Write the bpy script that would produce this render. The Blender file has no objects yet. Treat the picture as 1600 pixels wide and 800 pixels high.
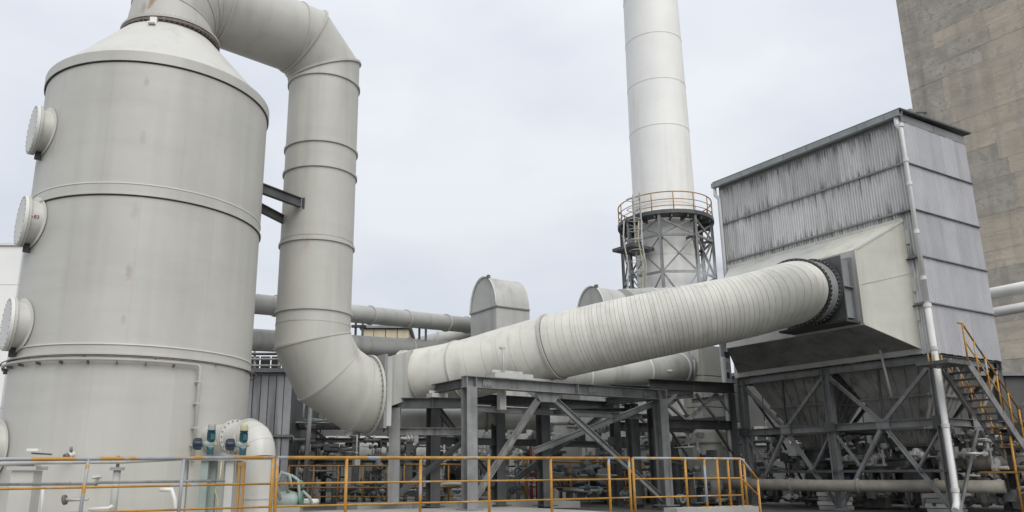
import bpy, math, random
from mathutils import Vector as V, Matrix
random.seed(7)
R_ = math.radians
sc = bpy.context.scene

# ------------------------------------------------------------------ camera
FPX, CX, CY, HY = 1250.0, 715.0, 425.0, 746.0          # focal length and principal point in photograph pixels
TH = math.atan((HY - CY) / FPX)
EYE = V((0, 0, 0.81))
cd = bpy.data.cameras.new('camera'); cam = bpy.data.objects.new('camera', cd); sc.collection.objects.link(cam)
cam.location = EYE; cam.rotation_euler = (math.pi / 2 + TH, 0, 0)
cd.sensor_width = 36; cd.lens = 36 * FPX / 1600
cd.shift_x = (800 - CX) / 1600; cd.shift_y = (CY - 400) / 1600
cd.clip_start = 0.1; cd.clip_end = 3000
sc.camera = cam

# ------------------------------------------------------------------ sky, sun, exposure
SUN_EL, SUN_AZ = 45, 158                                # azimuth clockwise from the view direction
w = bpy.data.worlds.new('World'); sc.world = w; w.use_nodes = True
nt = w.node_tree; nt.nodes.clear()
N = nt.nodes.new; L = nt.links.new
wo = N('ShaderNodeOutputWorld'); mix = N('ShaderNodeMixShader'); b1 = N('ShaderNodeBackground'); b2 = N('ShaderNodeBackground')
sky = N('ShaderNodeTexSky'); sky.sky_type = 'NISHITA'; sky.sun_disc = False
sky.sun_elevation = R_(SUN_EL); sky.sun_rotation = R_(SUN_AZ)
L(sky.outputs[0], b1.inputs[0]); b1.inputs[1].default_value = 0.07
tc = N('ShaderNodeTexCoord'); sp = N('ShaderNodeSeparateXYZ'); L(tc.outputs['Generated'], sp.inputs[0])
mp = N('ShaderNodeMapping'); mp.inputs['Scale'].default_value = (1.6, 1.6, 3.2); L(tc.outputs['Generated'], mp.inputs[0])
nz = N('ShaderNodeTexNoise'); nz.inputs['Scale'].default_value = 1.5; nz.inputs['Detail'].default_value = 5; nz.inputs['Roughness'].default_value = 0.45
L(mp.outputs[0], nz.inputs['Vector'])
r1 = N('ShaderNodeValToRGB'); r1.color_ramp.elements[0].position = 0.38; r1.color_ramp.elements[1].position = 0.62
r1.color_ramp.elements[0].color = (0.64, 0.68, 0.755, 1); r1.color_ramp.elements[1].color = (0.80, 0.825, 0.87, 1)
L(nz.outputs[0], r1.inputs[0])
gr = N('ShaderNodeMapRange'); gr.inputs[1].default_value = 0.0; gr.inputs[2].default_value = 1.0
gr.inputs[3].default_value = 0.96; gr.inputs[4].default_value = 1.35; L(sp.outputs['Z'], gr.inputs[0])
mu = N('ShaderNodeVectorMath'); mu.operation = 'SCALE'; L(r1.outputs[0], mu.inputs[0]); L(gr.outputs[0], mu.inputs['Scale'])
L(mu.outputs[0], b2.inputs[0]); b2.inputs[1].default_value = 0.80
mix.inputs[0].default_value = 0.92
L(b1.outputs[0], mix.inputs[1]); L(b2.outputs[0], mix.inputs[2]); L(mix.outputs[0], wo.inputs[0])

sd = bpy.data.lights.new('sun', 'SUN'); so = bpy.data.objects.new('sun', sd); sc.collection.objects.link(so)
sd.energy = 1.5; sd.angle = R_(50); sd.color = (1.0, 0.97, 0.92)
sdir = V((math.sin(R_(SUN_AZ)) * math.cos(R_(SUN_EL)), math.cos(R_(SUN_AZ)) * math.cos(R_(SUN_EL)), math.sin(R_(SUN_EL))))
so.rotation_euler = sdir.to_track_quat('Z', 'Y').to_euler(); so.location = (0, 0, 60)
sc.cycles.volume_bounces = 4
vs = sc.view_settings; vs.view_transform = 'Standard'; vs.look = 'None'; vs.exposure = 0.34; vs.gamma = 1.0

# ------------------------------------------------------------------ geometry helpers
FW = V((0, math.cos(TH), math.sin(TH))); UP = V((0, -math.sin(TH), math.cos(TH))); RT = V((1, 0, 0)); Z = V((0, 0, 1))
def ray(px, py): return (px - CX) * RT - (py - CY) * UP + FPX * FW
def at(px, py, Y):                                      # the point seen at a photograph pixel, Y metres ahead
    d = ray(px, py); return EYE + d * (Y / d.y)
def onplane(px, py, p0, n):
    d = ray(px, py); return EYE + d * ((p0 - EYE).dot(n) / d.dot(n))
AZ = math.atan2(-40 - CX, FPX * math.cos(TH) + (HY - CY) * math.sin(TH))
def azv(deg): return V((math.sin(R_(deg)), math.cos(R_(deg)), 0))
A = V((math.sin(AZ), math.cos(AZ), 0)); B = V((math.cos(AZ), -math.sin(AZ), 0))   # the plant's two wall directions

class MB:
    def __init__(s): s.v = []; s.f = []; s.sm = []
    def add(s, vs, fs, smooth=False):
        o = len(s.v); s.v += [V(p) for p in vs]
        for q in fs: s.f.append(tuple(i + o for i in q)); s.sm.append(smooth)
        return s
    def box(s, c, sx, sy, sz, ex=V((1, 0, 0)), ey=V((0, 1, 0)), ez=Z):
        c = V(c); vs = [c + ex * (sx / 2 * i) + ey * (sy / 2 * j) + ez * (sz / 2 * k) for i in (-1, 1) for j in (-1, 1) for k in (-1, 1)]
        return s.add(vs, [(0, 1, 3, 2), (4, 6, 7, 5), (0, 4, 5, 1), (2, 3, 7, 6), (0, 2, 6, 4), (1, 5, 7, 3)])
    def prof(s, p0, p1, pts, up=Z, smooth=False):       # sweep a closed 2-D outline from p0 to p1
        p0 = V(p0); p1 = V(p1); d = (p1 - p0).normalized()
        if abs(d.dot(up)) > 0.97: up = A if abs(d.dot(A)) < 0.9 else B
        sd_ = d.cross(up).normalized(); u = sd_.cross(d)
        n = len(pts); vs = [p + sd_ * x + u * y for p in (p0, p1) for x, y in pts]
        s.add(vs, [(i, (i + 1) % n, n + (i + 1) % n, n + i) for i in range(n)], smooth)
        o = len(s.v) - 2 * n
        s.f += [tuple(o + n - 1 - i for i in range(n)), tuple(o + n + i for i in range(n))]; s.sm += [False, False]
        return s
    def hbeam(s, p0, p1, h=0.3, b=0.3, t=0.012, up=Z):
        t = max(t, 0.05 * h); a, c = b / 2, h / 2; e = t * 0.4
        return s.prof(p0, p1, [(-a, -c), (a, -c), (a, -c + t), (e, -c + t), (e, c - t), (a, c - t), (a, c), (-a, c), (-a, c - t), (-e, c - t), (-e, -c + t), (-a, -c + t)], up)
    def angle(s, p0, p1, w=0.08, t=0.01, up=Z):
        return s.prof(p0, p1, [(-w / 2, -w / 2), (w / 2, -w / 2), (w / 2, -w / 2 + t), (-w / 2 + t, -w / 2 + t), (-w / 2 + t, w / 2), (-w / 2, w / 2)], up)
    def bar(s, p0, p1, wd, ht, up=Z):
        return s.prof(p0, p1, [(-wd / 2, -ht / 2), (wd / 2, -ht / 2), (wd / 2, ht / 2), (-wd / 2, ht / 2)], up)
    def tube(s, pts, r, n=12, caps=True):
        pts = [V(p) for p in pts]; k = len(pts); rs = r if isinstance(r, (list, tuple)) else [r] * k
        ds = [(pts[i + 1] - pts[i]).normalized() for i in range(k - 1)]
        ref = Z if abs(ds[0].z) < 0.9 else V((1, 0, 0)); u = (ref - ds[0] * ref.dot(ds[0])).normalized(); vs = []
        for i in range(k):
            d = ds[min(i, k - 2)]; nrm = (ds[max(i - 1, 0)] + d)
            nrm = nrm.normalized() if nrm.length > 1e-6 else d
            u = (u - d * u.dot(d)).normalized(); v = d.cross(u)
            for j in range(n):
                a = 2 * math.pi * j / n; o = u * (math.cos(a) * rs[i]) + v * (math.sin(a) * rs[i])
                q = o - d * (o.dot(nrm) / max(d.dot(nrm), 0.3)); vs.append(pts[i] + q)
        fs = [(i * n + j, i * n + (j + 1) % n, (i + 1) * n + (j + 1) % n, (i + 1) * n + j) for i in range(k - 1) for j in range(n)]
        s.add(vs, fs, True)
        if caps:
            o = len(s.v) - k * n
            s.f += [tuple(o + n - 1 - j for j in range(n)), tuple(o + (k - 1) * n + j for j in range(n))]; s.sm += [False, False]
        return s
    def lathe(s, c, prof, n=64, axis=Z, closed=False, smooth=True):   # prof: list of (radius, distance along axis)
        c = V(c); ref = V((1, 0, 0)) if abs(axis.x) < 0.9 else V((0, 1, 0))
        u = (ref - axis * ref.dot(axis)).normalized(); v = axis.cross(u); k = len(prof)
        vs = [c + axis * h + u * (r * math.cos(2 * math.pi * j / n)) + v * (r * math.sin(2 * math.pi * j / n)) for r, h in prof for j in range(n)]
        kk = k if closed else k - 1
        fs = [(i * n + j, i * n + (j + 1) % n, ((i + 1) % k) * n + (j + 1) % n, ((i + 1) % k) * n + j) for i in range(kk) for j in range(n)]
        return s.add(vs, fs, smooth)
    def collar(s, c, r0, r1, h, axis=Z, n=64):          # flat ring with square edges
        c = V(c); ref = V((1, 0, 0)) if abs(axis.x) < 0.9 else V((0, 1, 0))
        u = (ref - axis * ref.dot(axis)).normalized(); v = axis.cross(u)
        P = [(r0, -h / 2), (r1, -h / 2), (r1, h / 2), (r0, h / 2)]
        for i in range(4):
            (ra, ha), (rb, hb) = P[i], P[(i + 1) % 4]
            s.lathe(c, [(ra, ha), (rb, hb)], n, axis)
        return s
    def hull(s, vs, fs): return s.add(vs, fs)

W = {}
def tag(o, label=None, cat=None, group=None, kind=None):
    if label: o['label'] = label
    if cat: o['category'] = cat
    if group: o['group'] = group
    if kind: o['kind'] = kind
    return o
def thing(name, loc, label, cat, group=None):
    o = bpy.data.objects.new(name, None); sc.collection.objects.link(o); o.location = V(loc); W[o] = V(loc)
    o.empty_display_size = 0.3
    return tag(o, label, cat, group)
def mesh(name, mb, mat):
    m = bpy.data.meshes.new(name); m.from_pydata([tuple(p) for p in mb.v], [], mb.f)
    m.polygons.foreach_set('use_smooth', mb.sm); m.materials.append(mat); m.update()
    return m
def fixn(m):
    import bmesh
    b = bmesh.new(); b.from_mesh(m); bmesh.ops.recalc_face_normals(b, faces=b.faces); b.to_mesh(m); b.free()
def part(name, mb, mat, parent=None, label=None, cat=None, group=None, kind=None, fix=True):
    lo = V([min(p[i] for p in mb.v) for i in range(3)]); hi = V([max(p[i] for p in mb.v) for i in range(3)])
    c = (lo + hi) / 2
    if parent is None: c.z = lo.z
    mb.v = [p - c for p in mb.v]
    m = mesh(name, mb, mat)
    if fix: fixn(m)
    o = bpy.data.objects.new(name, m); sc.collection.objects.link(o); W[o] = c
    if parent: o.parent = parent; o.location = c - W[parent]
    else: o.location = c
    return tag(o, label, cat, group, kind)
def inst(name, m, parent, loc, rot=None):
    o = bpy.data.objects.new(name, m); sc.collection.objects.link(o); W[o] = V(loc)
    o.parent = parent; o.location = V(loc) - W[parent]
    if rot is not None: o.rotation_euler = rot
    return o
def copy_tree(o, delta=None, parent=None):
    c = o.copy(); sc.collection.objects.link(c)
    W[c] = W[o] + (delta or V((0, 0, 0)))
    if parent: c.parent = parent
    elif delta: c.location = o.location + delta
    for ch in list(o.children): copy_tree(ch, delta, c)
    return c

# ------------------------------------------------------------------ materials
def mat(name, col, rough=0.55, mottle=0.10, mscale=0.9, streak=0.18, sscale=3.0, dirt=(0.16, 0.145, 0.12), rust=0.0,
        metal=0.0, bump=0.06, bscale=14, rand=0.0, spots=(), fleck=None, fleckat=0.6, flecksc=5, zb=None, smear=0.0, fine=0.0):
    m = bpy.data.materials.new(name); m.use_nodes = True; t = m.node_tree; n = t.nodes.new; l = t.links.new
    bs = t.nodes['Principled BSDF']; bs.inputs['Roughness'].default_value = rough; bs.inputs['Metallic'].default_value = metal
    g = n('ShaderNodeNewGeometry'); P = g.outputs['Position']
    def noise(scale, sx=1, sy=1, sz=1, detail=4, rgh=0.55):
        a = n('ShaderNodeMapping'); a.inputs['Scale'].default_value = (sx, sy, sz); l(P, a.inputs[0])
        q = n('ShaderNodeTexNoise'); q.inputs['Scale'].default_value = scale; q.inputs['Detail'].default_value = detail; q.inputs['Roughness'].default_value = rgh
        l(a.outputs[0], q.inputs['Vector']); return q.outputs[0]
    def ramp(x, a, b, lo=0.0, hi=1.0):
        q = n('ShaderNodeMapRange'); q.inputs[1].default_value = a; q.inputs[2].default_value = b; q.inputs[3].default_value = lo; q.inputs[4].default_value = hi
        l(x, q.inputs[0]); return q.outputs[0]
    def mixc(fac, ca, cb):
        q = n('ShaderNodeMix'); q.data_type = 'RGBA'
        if isinstance(fac, float): q.inputs[0].default_value = fac
        else: l(fac, q.inputs[0])
        for s_, c in ((6, ca), (7, cb)):
            if isinstance(c, tuple): q.inputs[s_].default_value = (*c, 1)
            else: l(c, q.inputs[s_])
        return q.outputs[2]
    def scalec(c, fac):
        q = n('ShaderNodeVectorMath'); q.operation = 'SCALE'
        if isinstance(c, tuple): q.inputs[0].default_value = c
        else: l(c, q.inputs[0])
        l(fac, q.inputs['Scale']); return q.outputs[0]
    c = scalec(tuple(col), ramp(noise(mscale, detail=5, rgh=0.6), 0.3, 0.7, 1 - mottle, 1 + mottle))
    if rand:
        oi = n('ShaderNodeObjectInfo'); c = scalec(c, ramp(oi.outputs['Random'], 0, 1, 1 - rand, 1 + rand * 0.7))
    if streak:
        c = mixc(ramp(noise(sscale, 1, 1, 0.07, 3), 0.52, 0.78, 0, streak * 1.6), c, dirt)
    if smear:
        c = mixc(ramp(noise(1.3, .22, .22, 1.6, 5, 0.6), 0.50, 0.75, 0, smear), c, dirt)
    if fine:
        c = scalec(c, ramp(noise(38, 1, 1, 1, 2, 0.6), 0.3, 0.7, 1 - fine, 1 + fine))
    if zb:
        sx = n('ShaderNodeSeparateXYZ'); l(P, sx.inputs[0]); best = None
        for zz in zb:
            q = n('ShaderNodeMath'); q.operation = 'SUBTRACT'; l(sx.outputs['Z'], q.inputs[0]); q.inputs[1].default_value = zz
            q1 = n('ShaderNodeMath'); q1.operation = 'ABSOLUTE'; l(q.outputs[0], q1.inputs[0])
            if best is None: best = q1.outputs[0]
            else:
                q2 = n('ShaderNodeMath'); q2.operation = 'MINIMUM'; l(best, q2.inputs[0]); l(q1.outputs[0], q2.inputs[1]); best = q2.outputs[0]
        near = ramp(best, 0.02, 0.55, 0.17, -0.04)
        q = n('ShaderNodeMath'); q.operation = 'ADD'; l(noise(7.5, 1, 1, 0.10, 4, 0.65), q.inputs[0]); l(near, q.inputs[1])
        c = mixc(ramp(q.outputs[0], 0.59, 0.78, 0, 0.75), c, (0.10, 0.095, 0.085))
    if fleck:
        c = mixc(ramp(noise(flecksc, detail=3), fleckat, fleckat + 0.04), c, fleck)
    if rust:
        c = mixc(ramp(noise(2.3, 1, 1, 0.35, 5, 0.7), 0.70, 0.82, 0, rust), c, (0.20, 0.09, 0.04))
    for (p, sz, st) in spots:
        q = n('ShaderNodeVectorMath'); q.operation = 'SUBTRACT'; l(P, q.inputs[0]); q.inputs[1].default_value = p
        q2 = n('ShaderNodeVectorMath'); q2.operation = 'MULTIPLY'; l(q.outputs[0], q2.inputs[0]); q2.inputs[1].default_value = (1 / sz, 1 / sz, 0.45 / sz)
        q3 = n('ShaderNodeVectorMath'); q3.operation = 'LENGTH'; l(q2.outputs[0], q3.inputs[0])
        q4 = n('ShaderNodeMath'); q4.operation = 'ADD'; l(q3.outputs['Value'], q4.inputs[0]); l(ramp(noise(9), 0.3, 0.7, -0.35, 0.35), q4.inputs[1])
        c = mixc(ramp(q4.outputs[0], 0.3, 1.1, st, 0), c, (0.30, 0.18, 0.10))
    l(c, bs.inputs['Base Color'])
    if bump:
        bn = n('ShaderNodeBump'); bn.inputs['Strength'].default_value = bump; bn.inputs['Distance'].default_value = 0.05
        l(noise(bscale, detail=3), bn.inputs['Height']); l(bn.outputs[0], bs.inputs['Normal'])
    m['ok'] = 1
    return m
GREY = (0.51, 0.50, 0.452)
M = dict(
    duct=mat('duct_paint', GREY, 0.5, 0.07, 0.8, 0.26, 2.2, dirt=(0.22, 0.205, 0.17), rust=0.30, smear=0.2, fine=0.015, bump=0.10, bscale=1.6),
    wrap=mat('wrap_paint', (0.60, 0.588, 0.53), 0.6, 0.08, 1.2, 0.22, 3, dirt=(0.27, 0.25, 0.21), rust=0.15, rand=0.06, smear=0.15, bump=0.12, bscale=5),
    seam=mat('dirty_seam', (0.26, 0.24, 0.205), 0.8, 0.25, 3, 0.2, 4),
    cone=mat('pale_paint', (0.72, 0.71, 0.67), 0.55, 0.04, 0.7, 0.08, 2.5, rust=0.2),
    roofp=mat('roof_paint', (0.58, 0.57, 0.53), 0.55, 0.05, 0.7, 0.12, 2.0, rust=0.2),
    white=mat('white_paint', (0.87, 0.865, 0.83), 0.55, 0.05, 0.5, 0.22, 1.6, dirt=(0.55, 0.53, 0.48), rust=0.05, bump=0.05, bscale=2),
    cream=mat('cream_paint', (0.54, 0.532, 0.47), 0.6, 0.10, 0.9, 0.35, 2.6, dirt=(0.30, 0.28, 0.22), rust=0.5, smear=0.15),
    pale=mat('pale_grey_paint', (0.48, 0.48, 0.45), 0.6, 0.12, 0.8, 0.3, 2.5, rust=0.2),
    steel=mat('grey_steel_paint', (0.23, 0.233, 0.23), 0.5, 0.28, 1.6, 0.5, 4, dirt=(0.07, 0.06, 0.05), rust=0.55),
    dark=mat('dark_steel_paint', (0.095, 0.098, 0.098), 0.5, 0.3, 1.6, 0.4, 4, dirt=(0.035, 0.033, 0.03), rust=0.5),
    black=mat('sooty_steel', (0.045, 0.045, 0.046), 0.6, 0.3, 2, 0.2, 4, rust=0.3),
    hopper=mat('hopper_steel', (0.31, 0.305, 0.285), 0.6, 0.25, 1.2, 0.5, 5, dirt=(0.05, 0.045, 0.04), rust=0.3),
    stripd=mat('black_strip', (0.06, 0.05, 0.045), 0.8, 0.3, 3, 0),  # near-black colour of the thin rings below the tank's lips
    bolt=mat('rusty_bolts', (0.16, 0.13, 0.11), 0.6, 0.3, 8, 0, rust=0.5),
    old=mat('weathered_corrugated', (0.60, 0.60, 0.59), 0.6, 0.10, 1.0, 0.35, 5, dirt=(0.20, 0.195, 0.18), rust=0.15, rand=0.12, zb=[6.66, 8.0, 9.37, 10.6]),
    new=mat('galvanised_corrugated', (0.475, 0.475, 0.492), 0.5, 0.08, 1.0, 0.28, 5, dirt=(0.27, 0.265, 0.265), rust=0.08, rand=0.11),
    under=mat('dark_hood_paint', (0.23, 0.227, 0.215), 0.6, 0.3, 1.2, 0.4, 3, dirt=(0.06, 0.055, 0.05), rust=0.2),
    flash=mat('grey_flashing', (0.235, 0.24, 0.24), 0.5, 0.15, 1.5, 0.3, 3),
    gutter=mat('green_grey_gutter', (0.28, 0.31, 0.30), 0.5, 0.15, 2, 0.3, 3),
    pvc=mat('white_plastic_pipe', (0.70, 0.70, 0.68), 0.45, 0.08, 1.2, 0.3, 5, dirt=(0.35, 0.33, 0.28)),
    yellow=mat('yellow_paint', (0.46, 0.235, 0.04), 0.6, 0.25, 4, 0.35, 7, dirt=(0.2, 0.11, 0.05), rust=0.6, fleck=(0.30, 0.34, 0.38), fleckat=0.60, flecksc=2.2),
    worn=mat('worn_rail_paint', (0.33, 0.345, 0.36), 0.5, 0.15, 3, 0.1, 5, rust=0.25, fleck=(0.48, 0.24, 0.035), fleckat=0.485, flecksc=2.4),
    oldyel=mat('faded_yellow_paint', (0.38, 0.20, 0.05), 0.6, 0.2, 3, 0.2, 4, rust=0.4),
    concrete=mat('concrete', (0.37, 0.36, 0.33), 0.85, 0.2, 0.7, 0, smear=0.0, fine=0.06, fleck=(0.28, 0.27, 0.245), fleckat=0.57, flecksc=1.1, rust=0, bump=0.2, bscale=18),
    silod=mat('damp_silo_concrete', (0.43, 0.39, 0.335), 0.9, 0.2, 0.9, 0.6, 1.2, dirt=(0.25, 0.235, 0.21), bump=0.4, bscale=6, rand=0.06, fleck=(0.36, 0.33, 0.29), fleckat=0.56, flecksc=2.6, smear=0.5, fine=0.08),
    silo=mat('silo_concrete', (0.52, 0.455, 0.365), 0.9, 0.12, 0.6, 0.45, 0.9, dirt=(0.27, 0.25, 0.22), bump=0.35, bscale=6, rand=0.05, fleck=(0.44, 0.40, 0.345), fleckat=0.58, flecksc=2.2, smear=0.55, fine=0.07),
    asphalt=mat('asphalt', (0.06, 0.06, 0.058), 0.9, 0.3, 0.8, 0, bump=0.2, bscale=30),
    floor=mat('stained_plant_floor', (0.10, 0.098, 0.09), 0.85, 0.35, 0.8, 0, bump=0.2, bscale=20),
    teal=mat('teal_enamel', (0.03, 0.095, 0.115), 0.4, 0.1, 4, 0.1, 6),
    navy=mat('navy_enamel', (0.018, 0.03, 0.055), 0.4, 0.1, 4, 0),
    brass=mat('tan_enamel', (0.46, 0.42, 0.26), 0.5, 0.12, 6, 0.2, 6, rust=0.2),
    mint=mat('pale_green_paint', (0.29, 0.345, 0.32), 0.5, 0.1, 3, 0.3, 5, rust=0.2),
    green=mat('green_paint', (0.10, 0.22, 0.15), 0.5, 0.15, 4, 0.1, 5),
    red=mat('red_paint', (0.22, 0.025, 0.025), 0.5, 0.15, 3, 0.2, 5),
    shed=mat('dark_shed_cladding', (0.44, 0.445, 0.45), 0.6, 0.2, 0.9, 0.6, 3, dirt=(0.07, 0.07, 0.07), rand=0.14),
    wallp=mat('dull_wall_cladding', (0.115, 0.115, 0.11), 0.7, 0.25, 0.6, 0.6, 2, dirt=(0.08, 0.075, 0.07), rand=0.25),
    farw=mat('far_cream_cladding', (0.62, 0.54, 0.38), 0.7, 0.06, 0.4, 0.15, 2),
    glass=mat('dark_glass', (0.02, 0.024, 0.03), 0.08, 0.1, 1, 0, bump=0),
    rubber=mat('black_rubber', (0.02, 0.02, 0.02), 0.6, 0.2, 4, 0),
    lamp=mat('grey_plastic', (0.35, 0.34, 0.31), 0.5),
)
def proj(p):
    d = V(p) - EYE; q = d.dot(FW); return (CX + FPX * d.dot(RT) / q, CY - FPX * d.dot(UP) / q)

# ------------------------------------------------------------------ setting: ground, slab, deck
def sheet(name, x0, x1, y0, y1, z, m):
    return part(name, MB().add([(x0, y0, z), (x1, y0, z), (x1, y1, z), (x0, y1, z)], [(0, 1, 2, 3)]), m, kind='structure')
sheet('ground', -1500, 1500, -1500, 1500, -0.8, M['asphalt'])
slab = MB().box((5, 56.5, -0.45), 90, 75, 0.66)                     # the raised yard the plant stands on, from 19 m onward
part('plant_floor', slab, M['floor'], kind='structure')
RO = V((-5.57, 10.0, 0)); 
def railpt(px):                                                     # point of the front rail line under a photograph column
    d = ray(px, 746); n = V((B.y, -B.x, 0)); p = EYE + d * ((RO - EYE).dot(n) / d.dot(n)); p.z = 0; return p
d0 = railpt(-330); d1 = railpt(1166); back = 10.5
def polyslab(name, pts, z0, z1, m, kind='structure', **k):
    n = len(pts); vs = [(p.x, p.y, z0) for p in pts] + [(p.x, p.y, z1) for p in pts]
    fs = [tuple(range(n))[::-1], tuple(range(n, 2 * n))] + [(i, (i + 1) % n, n + (i + 1) % n, n + i) for i in range(n)]
    return part(name, MB().add(vs, fs), m, kind=kind, **k)
polyslab('concrete_deck', [d0 - A * 0.25, d1 - A * 0.25, d1 + A * 8.5, d0 + A * 8.5], -0.9, 0.0, M['concrete'])
polyslab('deck_kerb', [railpt(1040) - A * 0.24, d1 - A * 0.24, d1 + A * 0.1, railpt(1040) + A * 0.1], 0.004, 0.26, M['concrete'])
polyslab('column_plinth', [at(560, 740, 22.9) * 1, at(905, 740, 25.9), at(905, 740, 25.9) + A * 1.5, at(560, 740, 22.9) + A * 1.5], -0.1, 0.10, M['concrete'])

# ------------------------------------------------------------------ scrubber tank
TC = V((-7.47, 18.53, 0)); TR = 2.6
def tdir(px, py, rad, lo_=90, hi_=215):                                              # direction from the tank axis so that a point at that radius is seen at a pixel
    best = None
    for k in range(lo_, hi_):
        dv = azv(k); p = TC + dv * rad; lo, hi = -2, 14
        for _ in range(30):
            zz = (lo + hi) / 2
            if proj(V((p.x, p.y, zz)))[1] > py: lo = zz
            else: hi = zz
        e = abs(proj(V((p.x, p.y, zz)))[0] - px)
        if best is None or e < best[0]: best = (e, k, zz)
    return best[1], best[2]
spots = []
for (px, py, sz, st) in [(228, 128, .07, .35), (222, 215, .08, .22), (201, 424, .08, .38), (195, 500, .06, .25), (213, 330, .10, .18), (130, 440, .5, .06), (300, 260, .6, .05)]:
    k, zz = tdir(px, py, TR); p = TC + azv(k) * TR; spots.append(((p.x, p.y, zz), sz, st))
M['duct'] = mat('duct_paint', GREY, 0.5, 0.06, 0.8, 0.20, 2.2, dirt=(0.25, 0.24, 0.21), rust=0.25, smear=0.12, fine=0.015, bump=0.10, bscale=1.6,
    spots=[(tuple(at(px, py, Y)), z_, t_) for px, py, Y, z_, t_ in ((238, 2, 17.5, .10, .8), (234, 10, 17.5, .07, .6), (224, 14, 17.5, .09, .5), (478, 18, 20.6, .10, .45), (470, 30, 20.6, .12, .3), (480, 376, 20.5, .14, .2), (528, 392, 20.5, .12, .3), (560, 560, 21.3, .2, .2))])
M['tank'] = mat('tank_paint', (0.525, 0.515, 0.47), 0.42, 0.05, 0.7, 0.17, 1.4, dirt=(0.29, 0.28, 0.245), rust=0.14, bump=0.08, bscale=1.2, smear=0.18, fine=0.012, spots=spots)
tank = thing('scrubber_tank', TC + V((0, 0, -0.8)), 'huge pale grey cylindrical tank with a conical top and round manholes', 'tank')
part('shell_course', MB().lathe(TC, [(TR - .02, -.8), (TR - .02, 3.24)], 160), M['tank'], tank)
part('shell_course', MB().lathe(TC, [(TR - .01, 3.2), (TR - .01, 6.64)], 160), M['tank'], tank)
part('shell_course', MB().lathe(TC, [(TR, 6.6), (TR, 9.75)], 160), M['tank'], tank)
for zz in (3.22, 6.62):
    part('lap_seam', MB().collar(TC + Z * zz, TR - .05, TR + .03, .035, n=160), M['tank'], tank)
    part('dark_strip', MB().collar(TC + Z * (zz - .028), TR - .05, TR + .012, .02, n=160), M['stripd'], tank)  # thin dark ring directly below each lap seam
for zz in (3.42, 6.86): part('weld_seam', MB().collar(TC + Z * zz, TR - .05, TR + .012, .02, n=160), M['cone'], tank)
for z0, z1, rs, offs in ((-.8, 3.2, TR - .02, (140, 176, 205)), (3.24, 6.58, TR - .01, (128, 163, 193)), (6.64, 9.68, TR, (146, 182, 211))):
    for k in offs:
        d = azv(k); part('vertical_weld', MB().box(TC + d * (rs + .001) + Z * ((z0 + z1) / 2), .022, .008, z1 - z0, azv(k + 90), d), M['tank'], tank)
part('rim_band', MB().collar(TC + Z * 9.83, TR - .1, TR + .045, .24, n=160), M['tank'], tank)
part('dark_strip', MB().collar(TC + Z * 9.70, TR - .05, TR + .022, .02, n=160), M['stripd'], tank)  # same dark ring below the rim band
NC = TC + V((.06, 0, 0)); NR = 1.12
part('cone_roof', MB().lathe(TC, [(TR + .0, 9.955), (NR + .02, 11.62)], 160), M['roofp'], tank)
for zz in (11.645, 11.735): part('neck_flange', MB().collar(NC + Z * zz, NR - .1, NR + .10, .06, n=120), M['bolt'] if zz < 11.7 else M['duct'], tank)
mb = MB()
for j in range(60):
    a = 2 * math.pi * j / 60; p = NC + V((math.cos(a), math.sin(a), 0)) * (NR + .07); mb.tube([p + Z * 11.58, p + Z * 11.80], .016, 6)
part('flange_bolts', mb, M['lamp'], tank, kind='stuff')
k, zz = tdir(236, 36, 1.45)
lp = TC + azv(k) * 1.30
part('lifting_lug', MB().box(lp + Z * 11.50, .16, .07, .20, ex=azv(k - 90), ey=azv(k)).box(lp + Z * 11.38 + azv(k) * .10, .17, .16, .03, ex=azv(k - 90), ey=azv(k)), M['white'], tank)
def manhole(px, py, az_=232, cover_r=.56, nk=.17):
    d = azv(az_); side = azv(az_ + 90); Y = 12.0                     # a hillside nozzle: its axis does not point at the tank axis
    while True:
        c = at(px, py, Y) - d * nk; r_ = ((c.x - TC.x) ** 2 + (c.y - TC.y) ** 2) ** .5
        if r_ < TR or Y > 19: break
        Y += .01
    def hit(x, y, rad):
        q = c + side * x + Z * y; qx, qy = q.x - TC.x, q.y - TC.y
        b_ = qx * d.x + qy * d.y; cc = qx * qx + qy * qy - rad * rad; ds = b_ * b_ - cc
        return q + d * (-b_ + math.sqrt(max(ds, 0)))
    neck = part('manhole', MB().lathe(c, [(cover_r - .08, -.55), (cover_r - .08, nk)], 48, d), M['tank'], tank)
    pad = MB(); n = 64; vs = []
    for rr in (cover_r - .09, cover_r + .02):
        for j in range(n):
            a = 2 * math.pi * j / n; vs.append(hit(math.cos(a) * rr, math.sin(a) * rr, TR + .018))
    pad.add(vs, [(j, (j + 1) % n, n + (j + 1) % n, n + j) for j in range(n)], True)
    part('reinforcing_pad', pad, M['cone'], neck)
    part('manhole_flange', MB().collar(c + d * (nk + .0), cover_r - .12, cover_r, .05, d, 48), M['duct'], neck)
    part('manhole_cover', MB().lathe(c, [(0, nk + .03), (cover_r, nk + .03), (cover_r, nk + .09), (cover_r - .015, nk + .10), (0, nk + .10)], 48, d, smooth=False), M['cone'], neck)
    bm_ = MB()
    for j in range(24):
        a = 2 * math.pi * j / 24; p = c + side * (math.cos(a) * (cover_r - .045)) + Z * (math.sin(a) * (cover_r - .045))
        bm_.tube([p + d * (nk - .04), p + d * (nk + .11)], .014, 6)
    part('cover_bolts', bm_, M['flash'], neck, kind='stuff')
    part('gusset', MB().box(c + d * .04 - Z * (cover_r + .02), .03, .2, .2, side, d), M['black'], neck)
    return neck, c, d, nk
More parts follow.
